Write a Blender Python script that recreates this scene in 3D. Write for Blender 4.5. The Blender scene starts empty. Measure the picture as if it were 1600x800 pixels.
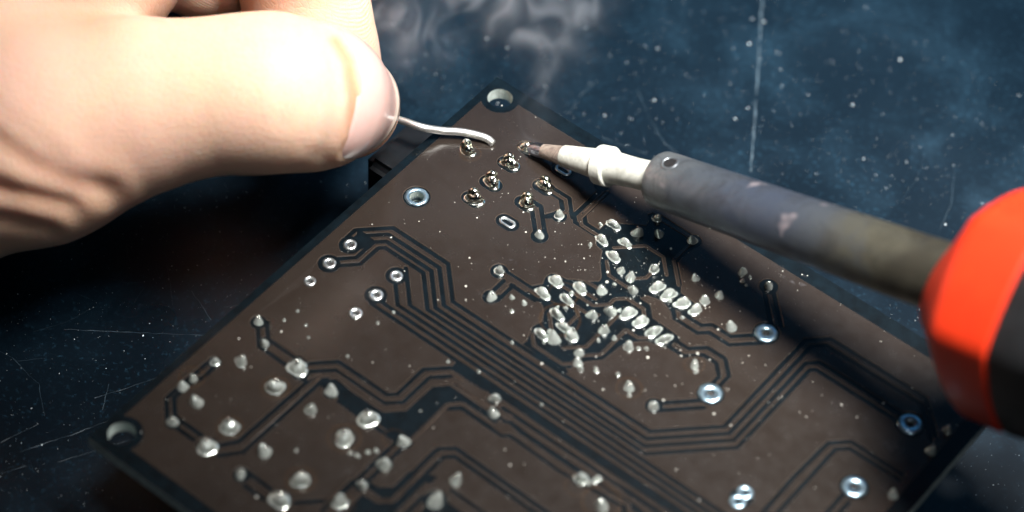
import bpy, bmesh, math, random
import numpy as np
from mathutils import Vector, Matrix
from mathutils.geometry import delaunay_2d_cdt

MM = 0.001
S = bpy.context.scene
COL = S.collection

# ---------------------------------------------------------------- camera
CAM = [130.354, -176.37, 245.263]
AXES = [[0.780715, -0.502111, 0.371979], [0.623409, 0.584929, -0.518863], [0.042945, 0.636979, 0.769684]]
cam_d = bpy.data.cameras.new('camera')
cam = bpy.data.objects.new('camera', cam_d)
COL.objects.link(cam)
cam_d.sensor_width = 36.0
cam_d.lens = 94.03
cam_d.clip_start = 0.01
cam_d.clip_end = 10.0
_a = Matrix(AXES).to_4x4()
cam.matrix_world = Matrix.Translation(Vector(CAM) * MM) @ _a
cam_d.dof.use_dof = True
cam_d.dof.focus_distance = 0.3070
cam_d.dof.aperture_fstop = 13.5
cam_d.dof.aperture_blades = 8
S.camera = cam

# ---------------------------------------------------------------- light
world = bpy.data.worlds.new('World')
S.world = world
world.use_nodes = True
bg = world.node_tree.nodes['Background']
bg.inputs['Color'].default_value = (0.30, 0.55, 0.9, 1)
bg.inputs['Strength'].default_value = 0.008


def area(name, loc, target, size, power, color, size_y=None):
    d = bpy.data.lights.new(name, 'AREA')
    o = bpy.data.objects.new(name, d)
    COL.objects.link(o)
    d.size = size * MM
    if size_y:
        d.shape = 'RECTANGLE'
        d.size_y = size_y * MM
    d.energy = power
    d.color = color
    o.location = Vector(loc) * MM
    o.rotation_euler = (Vector(target) - Vector(loc)).to_track_quat('-Z', 'Y').to_euler()
    return o


key = area('bench_lamp', (76, 20, 264), (24, 30, 14), 88, 0.365, (1.0, 0.965, 0.915))
key.data.spread = math.radians(50)
area('cool_window', (-70, 310, 270), (30, 0, 0), 320, 0.09, (0.16, 0.52, 1.0), 150)
area('room_lamp', (190, -150, 260), (34, -34, 14), 30, 0.085, (0.92, 0.97, 1.0))
S.view_settings.view_transform = 'Standard'
S.view_settings.look = 'None'
S.view_settings.exposure = 0.0
S.view_settings.gamma = 1.0
S.cycles.use_denoising = True
S.cycles.max_bounces = 8
S.cycles.volume_bounces = 1
S.cycles.caustics_reflective = False
S.cycles.caustics_refractive = False

# ---------------------------------------------------------------- measured outlines (mm, board frame: u right edge, v left edge)
GAP_LINES = [[0.56,[[2.78,30.53],[2.78,29.05],[5.81,26.02],[13.84,26.02],[17.7,29.88],[44.98,29.88],[50.66,24.19],[50.66,8.81],[52.65,6.83],[65.19,6.83],[68.81,10.45]]],[0.56,[[3.58,30.18],[3.58,29.53],[5.99,27.12],[13.48,27.12],[17.28,30.92],[45.26,30.92],[51.62,24.56],[51.62,9.12],[52.86,7.88],[65.39,7.88],[68.82,11.32]]],[0.56,[[3.6,33.95],[5.5,32.05],[5.5,29.04],[6.5,28.04],[13.07,28.04],[16.82,31.8],[45.69,31.8],[52.51,24.97],[52.51,11.42],[53.58,10.36],[64.37,10.36]]],[0.56,[[4.25,34.7],[6.46,32.49],[6.46,29.38],[7.0,28.84],[12.59,28.84],[16.29,32.55],[46.36,32.55],[53.37,25.54],[53.37,11.91],[53.88,11.4],[64.42,11.4]]],[0.54,[[10.67,29.59],[14.43,33.35],[62,33.35]]],[0.54,[[10.88,31.71],[13.37,34.2],[62,34.2]]],[0.54,[[11.39,34.4],[12.04,35.05],[62,35.05]]],[0.54,[[10.72,35.68],[10.99,35.95],[62,35.95]]],[0.75,[[27,36.45],[62,36.45]]],[0.56,[[9.91,46.75],[11.18,46.75],[13.58,44.35],[20.48,44.35],[21.24,43.59],[21.24,39.21],[23.35,37.11]]],[0.56,[[11.91,47.59],[14.14,45.37],[21.05,45.37],[22.42,44.0],[22.42,39.65],[24.07,38.0]]],[0.56,[[3.38,46.11],[5.67,48.39],[9.95,48.39]]],[0.56,[[4.1,45.37],[5.74,47.02],[9.76,47.02]]],[0.56,[[13.36,47.15],[12.79,49.0],[12.53,59.2],[11.27,60.92]]],[0.56,[[14.1,46.74],[13.91,47.36],[13.83,59.94],[12.17,61.89]]],[0.56,[[2.83,55.88],[2.83,59.98],[4.96,62.12],[8.78,62.12]]],[0.56,[[3.41,55.93],[3.41,59.41],[5.16,61.16],[8.94,61.16]]],[0.56,[[2.88,53.82],[2.88,55.64]]],[0.56,[[3.87,53.88],[3.87,55.7]]],[0.56,[[16.37,61.55],[19.25,61.55]]],[0.56,[[16.74,62.98],[19.5,62.98]]],[0.56,[[22.22,61.19],[24.34,59.08]]],[0.56,[[14.04,47.87],[15.76,47.81],[20.74,47.81]]],[0.56,[[17.01,48.34],[19.96,48.48],[25.5,48.33]]],[0.5,[[26.67,41.58],[27.65,40.6],[33.3,40.6],[33.89,40.01],[40.85,40.23],[48.59,39.45],[49.42,40.28]]],[0.4,[[25.05,38.59],[30.63,38.85],[32.48,38.9],[33.53,37.86]]],[0.7,[[33.0,38.55],[34.6,38.85],[62,38.85]]],[0.54,[[31,37.65],[62,37.65]]],[0.56,[[29.13,49.84],[29.13,46.42],[30.55,45.0],[42.92,45.17],[46.98,45.28]]],[0.56,[[30.29,52.84],[30.29,46.72],[31.09,45.92],[41.9,46.03],[45.96,46.14]]],[0.56,[[26.2,47.39],[26.23,51.02],[26.18,54.11]]],[0.56,[[25.27,48.3],[25.19,51.26],[25.26,54.64],[24.98,60.09]]],[0.56,[[25.01,57.7],[25.01,55.3]]],[0.56,[[31.88,52.13],[31.88,55.23]]],[0.56,[[33.65,49.48],[37.53,49.53],[41.06,49.6]]],[0.56,[[50.38,38.85],[47.71,37.87],[51.14,41.3]]],[0.56,[[60.22,30.8],[60.17,24.79],[60.46,18.71],[62.22,16.95],[68.84,16.95]]],[0.56,[[61.46,30.74],[61.48,26.68],[61.51,18.86],[62.59,17.78],[69.03,17.78]]],[0.56,[[65.4,23.37],[65.4,27.48]]],[0.56,[[66.43,23.57],[66.43,26.61]]],[0.56,[[43.18,6.09],[46.45,9.37]]],[0.56,[[43.83,5.3],[47.49,8.95]]],[0.56,[[46.11,11.71],[44.08,13.75],[41.55,13.75],[40.69,14.61],[38.08,14.61]]],[0.56,[[47.18,12.28],[44.61,14.85],[41.91,14.85],[40.99,15.77],[37.87,15.77],[37.15,15.05],[35.6,14.38]]],[0.56,[[39.57,18.17],[41.52,18.17],[43.02,16.67],[45.41,16.67],[47.11,18.37],[47.11,20.16]]],[0.56,[[39.24,19.31],[41.74,19.31],[43.27,17.78],[45.01,17.78],[46.33,19.11],[46.33,20.42]]],[0.56,[[46.68,22.97],[43.48,26.18]]],[0.56,[[47.52,23.53],[44.07,26.99]]],[0.56,[[16.07,13.66],[18.5,16.08]]],[0.56,[[15.15,12.58],[16.5,12.58],[19.3,15.39]]],[0.56,[[17.77,13.6],[19.02,12.36]]],[0.56,[[17.86,13.37],[18.35,12.45],[18.55,11.76]]],[0.56,[[15.88,10.23],[17.56,10.23],[18.82,11.49],[18.82,12.47]]],[0.56,[[16.08,9.52],[18.23,9.52],[19.55,10.91],[20.3,11.53]]],[0.56,[[20.23,11.17],[20.23,6.4]]],[0.56,[[21.04,10.21],[21.04,5.98]]],[0.55,[[20.05,10.99],[20.98,11.93],[23.98,11.93]]],[0.56,[[20.92,10.24],[21.98,11.3],[23.97,11.3]]],[0.56,[[19.43,22.69],[23.1,22.69]]],[0.56,[[21.02,23.81],[24.5,23.81]]],[0.56,[[20.11,23.87],[20.11,26.13]]],[0.56,[[21.36,23.72],[21.36,26.43]]],[0.55,[[27.8,4.94],[31.94,4.94]]],[0.56,[[33.0,5.73],[33.0,9.08],[35.42,11.5]]],[0.56,[[31.88,5.22],[28.92,5.22]]],[0.6,[[33.1,16.27],[34.52,16.27],[35.81,17.57],[38.39,17.69],[39.78,17.8]]]]
GAP_AREAS = [[[22.92,22.47],[23.73,21.42],[23.38,20.51],[23.47,19.7],[23.91,19.33],[25.4,19.14],[25.94,18.68],[27.2,17.96],[28.29,17.03],[28.17,16.4],[26.71,14.73],[25.85,13.25],[24.9,13.08],[23.64,11.67],[23.73,10.84],[23.71,9.6],[25.32,8.47],[27.43,7.03],[27.25,6.3],[26.57,5.63],[26.84,5.01],[28.7,5.06],[31.6,5.07],[33.38,4.55],[33.77,5.45],[33.5,6.68],[33.29,8.35],[33.4,9.23],[35.27,11.05],[36.25,12.38],[39.07,12.61],[39.71,13.73],[38.84,14.47],[36.79,14.8],[34.94,14.7],[33.53,15.19],[33.1,16.28],[34.78,16.51],[35.54,17.29],[36.89,17.56],[38.39,17.69],[39.78,18.14],[39.88,19.22],[39.29,19.85],[37.36,20.32],[36.4,21.38],[35.65,22.72],[35.33,25.54],[34.0,27.02],[33.52,28.01],[33.31,28.87],[32.57,29.05],[27.53,29.2],[26.91,27.74],[26.62,26.69],[26.99,25.56],[26.31,24.48],[25.65,23.86],[25.15,23.69],[24.22,23.88],[23.12,23.87]],[[27.26,29.54],[27.31,28.92],[32.89,29.01],[33.58,29.22],[33.26,29.72]],[[13.7,47.54],[14.95,46.25],[17.33,46.48],[21.61,46.42],[23.37,44.69],[23.49,40.33],[24.74,39.03],[30.58,39.0],[31.73,39.13],[31.85,40.36],[27.95,40.34],[26.38,41.46],[26.59,47.68],[25.77,48.38],[23.13,48.0],[20.63,47.69],[18.44,47.77],[15.22,47.6]],[[23.31,37.07],[23.34,36.12],[38.41,36.1],[44.98,36.18],[53.04,36.6],[51.91,37.55],[40.57,37.11],[30.66,36.69],[24.29,37.83]],[[26.13,54.11],[27.53,54.1],[28.7,53.11],[28.67,50.78],[29.02,49.73],[29.95,49.8],[29.52,53.26],[29.54,54.3],[28.62,55.08],[26.87,55.08]],[[26.83,55.86],[28.63,55.81],[30.05,54.6],[30.16,49.63],[31.44,48.97],[31.51,51.67],[31.44,55.53],[27.29,59.04],[26.86,57.52]],[[32.13,51.58],[32.99,50.84],[37.37,50.92],[33.16,54.69],[32.75,52.74]],[[2.83,28.68],[3.86,28.67],[5.42,28.82],[5.18,30.75],[4.38,31.69],[3.59,29.89]],[[9.74,47.74],[11.05,46.61],[12.17,47.26],[12.78,48.78],[11.71,49.24],[9.84,48.79]]]
GAP_DISCS = [[3.77,31.1,1.3],[3.75,34.67,1.3],[10.57,31.13,1.25],[10.62,34.7,1.3],[19.14,16.16,1.05],[19.03,12.37,0.9],[3.4,45.97,0.95],[5.77,47.67,0.8],[43.27,26.85,1.0],[43.19,5.23,1.1],[18.89,23.14,1.05],[20.49,26.6,1.0],[15.66,62.15,1.0],[32.83,5.39,1.0],[46.8,10.85,1.55],[46.96,21.57,1.55],[65.82,10.9,1.65],[65.8,21.63,1.65],[4.87,20.75,1.6],[10.78,47.87,1.25],[3.44,53.11,0.8],[5.53,61.87,0.9],[10.46,61.83,1.2],[20.82,62.01,1.2],[29.55,37.19,0.9],[30.73,38.87,0.9],[43.2,39.63,0.9],[33.15,51.56,1.35],[26.08,51.47,1.0],[25.99,54.98,0.9],[25.74,58.16,0.9],[25.86,47.86,1.0],[15.66,48.01,0.9],[21.01,48.14,1.2],[57.39,30.47,1.3],[19.86,5.53,0.9]]
GAP_OVALS = [[9.74,9.98],[10.02,13.63],[9.99,16.85],[15.01,13.42],[15.01,10.09],[10.11,6.64],[15.14,16.97],[15.06,6.56]]
TRACES = [[0.42,[[11.57,47.2],[13.81,44.97],[20.71,44.97],[21.96,43.72],[21.96,39.32],[23.82,37.47],[30.35,37.47],[30.6,37.1],[62,37.1]]],[0.42,[[11.67,61.36],[13.3,59.73],[13.3,47.19],[14.61,45.88],[21.39,45.88],[23.1,44.17],[23.1,39.89],[24.24,38.75],[30.05,38.78],[32.2,38.0],[33.2,38.2],[62,38.2]]],[0.42,[[26.27,47.3],[26.27,41.14],[27.37,40.04],[33.17,40.04],[33.71,39.5],[40.44,39.6],[48.82,38.89],[49.86,39.93]]],[0.42,[[29.73,46.51],[29.73,54.38],[28.89,55.22],[26.61,55.22]]],[0.42,[[31.14,50.58],[31.14,55.5]]],[0.42,[[31.33,50.61],[32.01,49.94],[37.93,49.94]]],[0.5,[[18.89,23.11],[20.67,23.08],[24.48,23.07]]],[0.42,[[20.66,23.55],[20.66,26.23]]],[0.42,[[25.69,20.2],[28.55,20.18],[29.84,20.18],[31.12,18.89],[31.12,17.93],[32.12,16.94],[34.38,16.94],[35.23,17.8]]],[0.42,[[27.13,14.13],[28.62,15.63],[31.62,15.63]]],[0.42,[[27.21,27.71],[28.33,28.83],[32.28,28.83],[33.09,28.02],[33.09,26.88]]],[0.42,[[31.0,27.04],[32.8,25.23],[32.8,19.61]]],[0.42,[[32.98,26.74],[34.71,25.02],[34.71,20.57],[36.38,20.57],[37.15,19.81]]],[0.42,[[26.86,24.26],[28.5,25.89]]],[0.42,[[27.47,21.56],[28.61,21.56],[29.41,22.36],[29.41,24.84]]],[0.42,[[26.58,12.04],[29.12,9.49],[31.64,9.49],[33.49,11.35]]],[0.42,[[32.81,5.47],[32.81,9.1],[35.38,11.66]]],[0.45,[[27.91,5.19],[32.38,5.19]]],[0.42,[[27.2,17.95],[28.08,17.93],[29.51,17.93]]],[0.42,[[27.16,19.27],[29.52,19.27]]],[0.42,[[30.73,14.41],[31.98,13.16],[31.98,11.67]]],[0.42,[[27.36,21.44],[30.31,21.53],[31.12,20.84]]],[0.42,[[21.0,6.43],[21.0,11.05],[21.75,11.79],[24.21,11.79]]],[0.42,[[14.95,9.97],[18.06,9.97],[19.12,11.03],[19.12,12.27]]],[0.42,[[14.95,13.18],[16.28,13.18],[19.0,15.9]]]]
SMALL = [[18.97,12.29,0.62],[19.08,16.09,0.58],[27.28,8.54,0.75],[29.28,7.07,0.62],[27.69,5.42,0.6],[29.25,14.26,0.55],[30.68,14.37,0.68],[31.95,15.58,0.66],[31.92,11.6,0.66],[32.77,5.44,0.62],[36.25,9.59,0.6],[39.71,5.41,0.66],[38.96,11.62,0.66],[39.73,9.88,0.6],[43.47,12.76,0.68],[43.14,5.15,0.6],[18.89,23.14,0.68],[20.6,26.63,0.6],[29.34,17.94,0.66],[29.49,26.82,0.72],[30.66,25.11,0.75],[30.63,21.37,0.68],[31.87,19.6,0.7],[32.91,22.26,0.62],[36.4,22.31,0.66],[32.82,26.53,0.52],[33.58,27.73,0.52],[39.82,26.74,0.62],[43.42,19.67,0.6],[43.27,26.96,0.65],[3.34,45.9,0.62],[5.83,47.73,0.58],[5.59,51.28,0.75],[3.24,56.23,0.58],[3.23,57.82,0.58],[5.71,58.39,0.72],[3.49,53.07,0.62],[5.53,61.87,0.62],[15.63,58.52,0.72],[15.71,47.97,0.66],[15.62,51.29,0.66],[25.76,47.95,0.72],[26.14,51.54,0.85],[26.09,55.0,0.66],[25.84,58.28,0.78],[15.56,62.23,0.62],[29.55,37.19,0.68],[30.78,38.93,0.68],[43.1,39.5,0.72],[46.92,40.94,0.85],[33.24,48.3,0.78],[33.25,51.68,0.9],[69.31,8.93,0.6],[69.5,12.52,0.62],[69.51,19.88,0.62]]
LONG = [[24.49,9.43,0,0.95],[24.88,12.1,0,0.9],[27.2,10.72,0,0.85],[27.35,13.19,0,0.95],[24.65,20.27,0,1],[24.64,22.57,0,0.95],[27.27,19.23,0,1],[27.2,21.46,0,0.95],[27.61,23.84,0,0.95],[29.31,24.86,0,0.85],[28.04,27.12,0,0.9],[33.8,13.52,1,0.95],[35.43,13.56,1,0.95],[37.28,13.54,1,0.95],[39.01,13.37,1,0.9],[33.6,18.6,1,0.98],[35.33,18.66,1,0.98],[37.21,18.82,1,0.98],[38.76,18.9,1,1.0]]
BIG = [[10.73,51.43,1.15],[10.68,58.58,1.15],[10.58,61.95,1.12],[20.79,51.74,1.2],[20.83,58.72,1.15],[20.87,62.07,1.1],[21.01,48.14,1.15],[10.84,47.94,1.15]]
FLAG = [[4.78,11.51],[9.79,9.93],[9.95,13.43],[10.04,16.81],[15.01,13.29],[15.01,9.97]]
PADS = [[3.77,31.1,0.8,0.34],[3.78,34.65,0.8,0.34],[3.83,38.0,0.72,0.33],[10.63,31.2,0.78,0.33],[10.68,34.71,0.85,0.3],[10.64,38.13,0.8,0.32]]
OCT = [[4.87,20.75,1.42,0.82],[46.8,10.85,1.32,0.42],[46.96,21.57,1.38,0.42],[65.82,10.9,1.4,0.42],[65.8,21.63,1.42,0.42]]
TWIN = [[57.46,31.16],[57.37,29.75]]
SLOTS = [[15.14,16.97],[15.06,6.56]]
STAINS = [[39.82,26.74,1.5],[10.73,51.43,1.6],[10.57,58.46,1.5],[20.74,51.67,1.9],[20.78,58.66,1.7],[3.02,56.2,1.5],[28.33,24.18,2.4],[24.77,48.36,1.3],[46.58,40.49,2.2],[43.32,19.53,1.2],[26.2,58.29,1.4],[43.29,40.62,1.3],[26.37,21.09,1.8],[5.31,11.58,1.3]]
SMEARS = [[44.26,2.12,2.6,1.3,0],[24.72,6.46,1.3,0.5,60],[24.34,7.54,1.0,0.7,0],[17.0,46.31,1.2,0.6,40],[4.73,44.94,1.3,0.6,10],[24.57,53.84,1.6,0.7,50],[19.28,21.34,0.8,0.6,0],[19.49,26.73,0.9,0.6,0],[18.63,48.51,1.2,0.5,20]]
BALLS = [[22.38,25.22,0.3],[23.92,24.98,0.32],[27.02,20.41,0.28],[27.81,22.48,0.28],[32.57,18.89,0.26],[28.41,26.22,0.3],[30.28,24.39,0.28],[23.33,10.31,0.3],[24.29,13.47,0.3],[40.52,6.55,0.3],[40.85,5.53,0.24],[41.17,6.72,0.22],[35.33,26.92,0.2],[34.22,28.1,0.4],[35.7,27.18,0.3],[37.77,25.99,0.26],[40.39,27.5,0.32],[44.0,20.22,0.3],[37.36,21.72,0.26],[38.0,21.18,0.26],[23.57,26.71,0.24],[43.45,40.17,0.34],[44.12,39.49,0.3],[44.38,38.73,0.34],[44.54,38.28,0.3],[13.85,43.19,0.2],[24.4,50.74,0.3],[23.84,51.44,0.3],[22.45,52.72,0.26],[23.29,52.55,0.3],[17.97,56.2,0.2],[5.34,43.95,0.18],[7.62,42.94,0.18],[8.95,44.02,0.18],[5.63,42.06,0.2],[13.35,37.57,0.2],[13.76,35.34,0.2],[11.02,38.63,0.2],[29.87,16.28,0.24],[27.06,23.13,0.3],[38.46,15.15,0.26],[36.03,14.13,0.22],[26.3,30.13,0.22],[28.97,27.85,0.22],[33.35,23.76,0.26],[34.52,22.4,0.28],[22.65,36.71,0.2],[26.01,35.56,0.2],[33.97,34.66,0.2],[37.88,26.12,0.2]]
SCRATCHES = [[[8.28,-45.99],[17.1,-32.35],[25.72,-18.66]],[[-14.69,69.41],[-13.33,64.79]],[[-12.2,68.9],[-9.49,63.61],[-6.77,57.22]],[[-7.98,67.14],[-2.83,57.72]],[[-20.66,53.32],[-13.58,48.0],[-7.17,43.02]],[[-11.05,58.15],[-9.2,54.68],[-7.57,51.14]],[[44.6,-35.77],[47.52,-30.31],[48.68,-25.91]],[[6.85,-20.53],[10.46,-17.87],[15.04,-15.44],[17.19,-15.2]],[[3.09,-10.78],[1.96,-14.84],[2.01,-18.09]],[[43.06,-2.93],[50.38,-4.19]],[[-22.07,60.14],[-17.27,60.85],[-13.54,63.57]],[[-9.26,58.75],[-11.23,55.69]],[[8.38,-11.09],[14.19,-12.6]],[[-13.31,39.65],[-8.7,41.35]],[[-11.7,72.34],[-10.3,69.79]],[[-8.86,38.99],[-5.55,34.9]]]
IRON = [[10.4,-6.94,14.79],[27.63,-5.91,21.35],[63.67,-7.71,34.42]]
WIRE = [[-10.23,-15.11,13.3],[-6.19,-14.65,14.91],[-3.22,-14.13,15.77],[-0.39,-13.49,16.01],[1.12,-11.79,15.13],[2.85,-10.38,14.98],[4.49,-9.44,14.82],[5.7,-8.91,14.59],[6.48,-8.79,14.17]]
SMOKE = [[[9.02,0.78,30.96],[6.83,-1.1,30.74],[5.01,-3.41,30.07],[3.9,-6.63,29.74],[2.78,-8.08,29.29],[0.95,-9.26,29.38],[-0.74,-10.05,29.67],[-2.57,-11.79,29.38],[-2.69,-13.31,28.42],[-1.26,-13.87,27.35],[0.44,-13.08,27.06],[1.07,-11.72,27.67],[0.47,-10.36,28.88],[-1.29,-9.63,30.22],[-1.52,-8.04,31.4],[-0.93,-6.36,33.55]],[[-5.41,-13.47,30.92],[-3.54,-12.34,30.78],[-1.4,-11.75,30.14],[0.7,-11.78,29.11],[1.42,-12.62,28.19]],[[0.11,-4.97,32.69],[0.63,-6.68,31.28],[1.93,-7.42,30.15],[3.76,-7.02,29.54],[5.91,-5.66,29.42],[8.57,-3.13,28.53],[11.47,-0.85,27.37]],[[4.1,-6.94,30.73],[4.57,-5.29,31.61],[4.16,-3.71,32.88]],[[10.64,-7.31,15.62],[10.57,-6.19,17.71],[9.16,-6.01,19.81],[8.66,-4.39,22.45],[9.54,-2.94,25.6],[8.1,-2.48,27.91],[9.47,-0.85,29.64],[11.03,1.63,31.85]]]
HAND_ORIGIN = [-0.018,-20.844,23.344]
HAND = {"thumb":[[[-54.56,-3.23,-0.0,15],[-38.06,-0.91,4.0,12.4],[-27.29,1.44,5.0,9.3],[-17.93,2.58,6.0,8.0],[-11.98,2.83,6.5,8.2],[-7.75,2.61,2.0,7.5],[-4.61,2.13,-6.0,6.2]],3.0],"others":[[[[-16.2,38.03,-4.0,9.5],[-10.72,20.53,-10.0,7.7],[-9.5,12.68,-13.5,7.1],[-8.55,7.99,-16.0,7.0],[-7.26,4.27,-17.0,6.2]],2],[[[-21.76,32.83,-8.0,8.5],[-16.02,21.41,-19.0,7.2]],1],[[[-27.38,31.79,-6.0,8],[-21.9,19.97,-17.0,7.2]],1],[[[-33.97,28.86,-6.0,7.5],[-29.51,18.99,-15.0,6.3]],1]],"palm":[[[[-55.94,3.96,-6.0,15],[-35.43,18.61,-6.0,11],[-26.38,28.57,-4.0,11]],3],[[[-55.94,3.23,-6.0,15],[-19.61,41.29,-2.0,12]],3],[[[-49.03,-4.9,-8.0,9],[-35.23,-6.55,-7.0,5.0]],2],[[[-54.56,-0.72,-0.0,17],[-71.47,-8.04,6.0,19],[-93.15,-16.45,12.0,21]],5]],"creases":[[[[-44.51,-1.79],[-40.42,-2.3],[-36.61,-5.17],[-32.3,-7.18],[-29.43,-7.9]],1.1,0.75],[[[-44.51,-6.89],[-38.76,-8.26],[-33.38,-9.48]],1.0,0.8],[[[-44.51,-10.41],[-39.48,-11.13],[-35.89,-12.06]],0.9,0.6],[[[-41.64,1.44],[-38.05,-1.08],[-33.74,-4.31]],0.9,0.3],[[[-5.03,8.61],[-3.45,6.1],[-2.8,2.15],[-3.16,-2.3],[-3.95,-3.73]],0.5,0.45],[[[-6.6,8.9],[-5.03,6.1],[-4.52,2.15],[-5.03,-1.79],[-6.32,-4.31]],0.7,0.22],[[[-8.76,9.33],[-7.18,5.03],[-6.96,0.72],[-7.9,-3.59]],0.7,0.13],[[[-6.82,7.18],[-5.89,2.87],[-6.32,-1.79]],0.5,0.1],[[[-11.13,10.05],[-9.91,5.03],[-10.19,-0.72]],0.8,0.1]],"ruddy":[[[[-4.88,8.47],[-3.37,6.1],[-2.73,2.15],[-3.16,-2.3],[-3.95,-3.59]],0.8,0.75],[[[-3.95,-5.17],[0.0,-3.45],[1.58,-0.72]],2.2,0.45],[[[-7.9,10.77],[-5.74,9.69]],2.0,0.25],[[[-44.51,-1.79],[-40.42,-2.3],[-36.61,-5.17],[-32.3,-7.18],[-29.43,-7.9]],1.0,0.4],[[[-44.51,-6.89],[-38.76,-8.26],[-33.38,-9.48]],1.0,0.4],[[[-34.46,13.64],[-31.59,11.84]],3.5,0.4],[[[-10.77,13.64],[-5.74,10.77],[-1.44,7.18]],5,0.22],[[[-38.76,-10.05],[-31.59,-11.13],[-28.71,-7.9]],4.0,0.25]],"nail":[[-8.45,2.56,4.0],[-4.61,2.13,-6.0]]}
H = 14.0            # height of the board's upper face above the table
BW, BL = 72.0, 69.0
HOLES = [(2.45, 2.5), (2.45, 66.4), (69.5, 2.5), (69.5, 66.5)]
HOLE_R = 1.5
rnd = random.Random(7)


# ---------------------------------------------------------------- helpers
def mesh_obj(name, verts, faces, mat, parent=None, smooth=False, mats=None, midx=None, scale=MM):
    me = bpy.data.meshes.new(name)
    me.from_pydata([tuple(c * scale for c in v) for v in verts], [], faces)
    for m in (mats or [mat]):
        me.materials.append(m)
    if midx is not None:
        me.polygons.foreach_set('material_index', midx)
    if smooth:
        me.polygons.foreach_set('use_smooth', [True] * len(me.polygons))
    me.update()
    o = bpy.data.objects.new(name, me)
    COL.objects.link(o)
    if parent:
        o.parent = parent
    return o


def tag(o, label=None, cat=None, group=None, kind=None):
    for k, v in (('label', label), ('category', cat), ('group', group), ('kind', kind)):
        if v:
            o[k] = v
    return o


def empty(name, loc=(0, 0, 0)):
    o = bpy.data.objects.new(name, None)
    o.empty_display_size = 0.005
    o.location = Vector(loc) * MM
    COL.objects.link(o)
    return o


class Nodes:
    """small builder for node materials"""
    def __init__(s, name):
        s.m = bpy.data.materials.new(name)
        s.m.use_nodes = True
        s.t = s.m.node_tree
        s.b = s.t.nodes['Principled BSDF']
        s.out = s.t.nodes['Material Output']

    def n(s, typ, **kw):
        nd = s.t.nodes.new(typ)
        for k, v in kw.items():
            if k.startswith('_'):
                setattr(nd, k[1:], v)
        return nd

    def link(s, a, b):
        s.t.links.new(a, b)

    def set(s, **kw):
        for k, v in kw.items():
            k = k.replace('_', ' ')
            if isinstance(v, (int, float, tuple, list)):
                if isinstance(v, (tuple, list)) and len(v) == 3 and k != 'Subsurface Radius':
                    v = (*v, 1)
                s.b.inputs[k].default_value = v
            else:
                s.link(v, s.b.inputs[k])
        return s

    def coord(s):
        if not hasattr(s, '_c'):
            s._c = s.n('ShaderNodeTexCoord').outputs['Object']
        return s._c

    def noise(s, scale, detail=4, rough=0.55, dist=0.0, vec=None):
        nd = s.n('ShaderNodeTexNoise')
        nd.inputs['Scale'].default_value = scale
        nd.inputs['Detail'].default_value = detail
        nd.inputs['Roughness'].default_value = rough
        nd.inputs['Distortion'].default_value = dist
        s.link(vec or s.coord(), nd.inputs['Vector'])
        return nd.outputs['Fac']

    def ramp(s, fac, stops, interp='LINEAR'):
        nd = s.n('ShaderNodeValToRGB')
        cr = nd.color_ramp
        cr.interpolation = interp
        while len(cr.elements) < len(stops):
            cr.elements.new(0.5)
        for e, (p, c) in zip(cr.elements, stops):
            e.position = p
            e.color = (*c, 1) if len(c) == 3 else c
        s.link(fac, nd.inputs['Fac'])
        return nd.outputs['Color']

    def g(s, fac, lo, hi, a=0.0, b=1.0):
        nd = s.n('ShaderNodeMapRange')
        nd.clamp = True
        for i, v in zip(('From Min', 'From Max', 'To Min', 'To Max'), (lo, hi, a, b)):
            nd.inputs[i].default_value = v
        s.link(fac, nd.inputs['Value'])
        return nd.outputs['Result']

    def mix(s, fac, a, b):
        nd = s.n('ShaderNodeMix', _data_type='RGBA')
        for i, v in ((0, fac), (6, a), (7, b)):
            if isinstance(v, (int, float)):
                nd.inputs[i].default_value = v
            elif isinstance(v, tuple):
                nd.inputs[i].default_value = (*v, 1)
            else:
                s.link(v, nd.inputs[i])
        return nd.outputs[2]

    def math(s, op, a, b=0.0):
        nd = s.n('ShaderNodeMath', _operation=op)
        for i, v in enumerate((a, b)):
            if isinstance(v, (int, float)):
                nd.inputs[i].default_value = v
            else:
                s.link(v, nd.inputs[i])
        return nd.outputs[0]

    def bump(s, h, strength, dist=0.0001):
        nd = s.n('ShaderNodeBump')
        nd.inputs['Strength'].default_value = strength
        nd.inputs['Distance'].default_value = dist
        s.link(h, nd.inputs['Height'])
        s.link(nd.outputs['Normal'], s.b.inputs['Normal'])
        return s


# ---------------------------------------------------------------- materials
def mat_table():
    k = Nodes('worn_black_table')
    big = k.noise(22, 5, 0.6)
    mid = k.noise(90, 6, 0.65, 0.6)
    fine = k.noise(1500, 3, 0.7)
    smear = k.math('MULTIPLY', k.g(mid, 0.46, 0.72), k.g(big, 0.38, 0.62))
    grain = k.math('MULTIPLY', k.g(fine, 0.56, 0.72), k.g(mid, 0.3, 0.7))
    c = k.mix(k.g(big, 0.32, 0.68), (0.0008, 0.0030, 0.0058), (0.0016, 0.0070, 0.0135))
    c = k.mix(smear, c, (0.0050, 0.0180, 0.0320))
    c = k.mix(k.math('MULTIPLY', grain, 0.7), c, (0.016, 0.048, 0.080))
    k.set(Base_Color=c, Roughness=k.math('ADD', k.g(big, 0.35, 0.65, 0.26, 0.34), k.math('MULTIPLY', smear, 0.06)))
    k.set(Specular_IOR_Level=0.35)
    k.bump(fine, 0.12, 0.00006)
    return k.m


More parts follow.
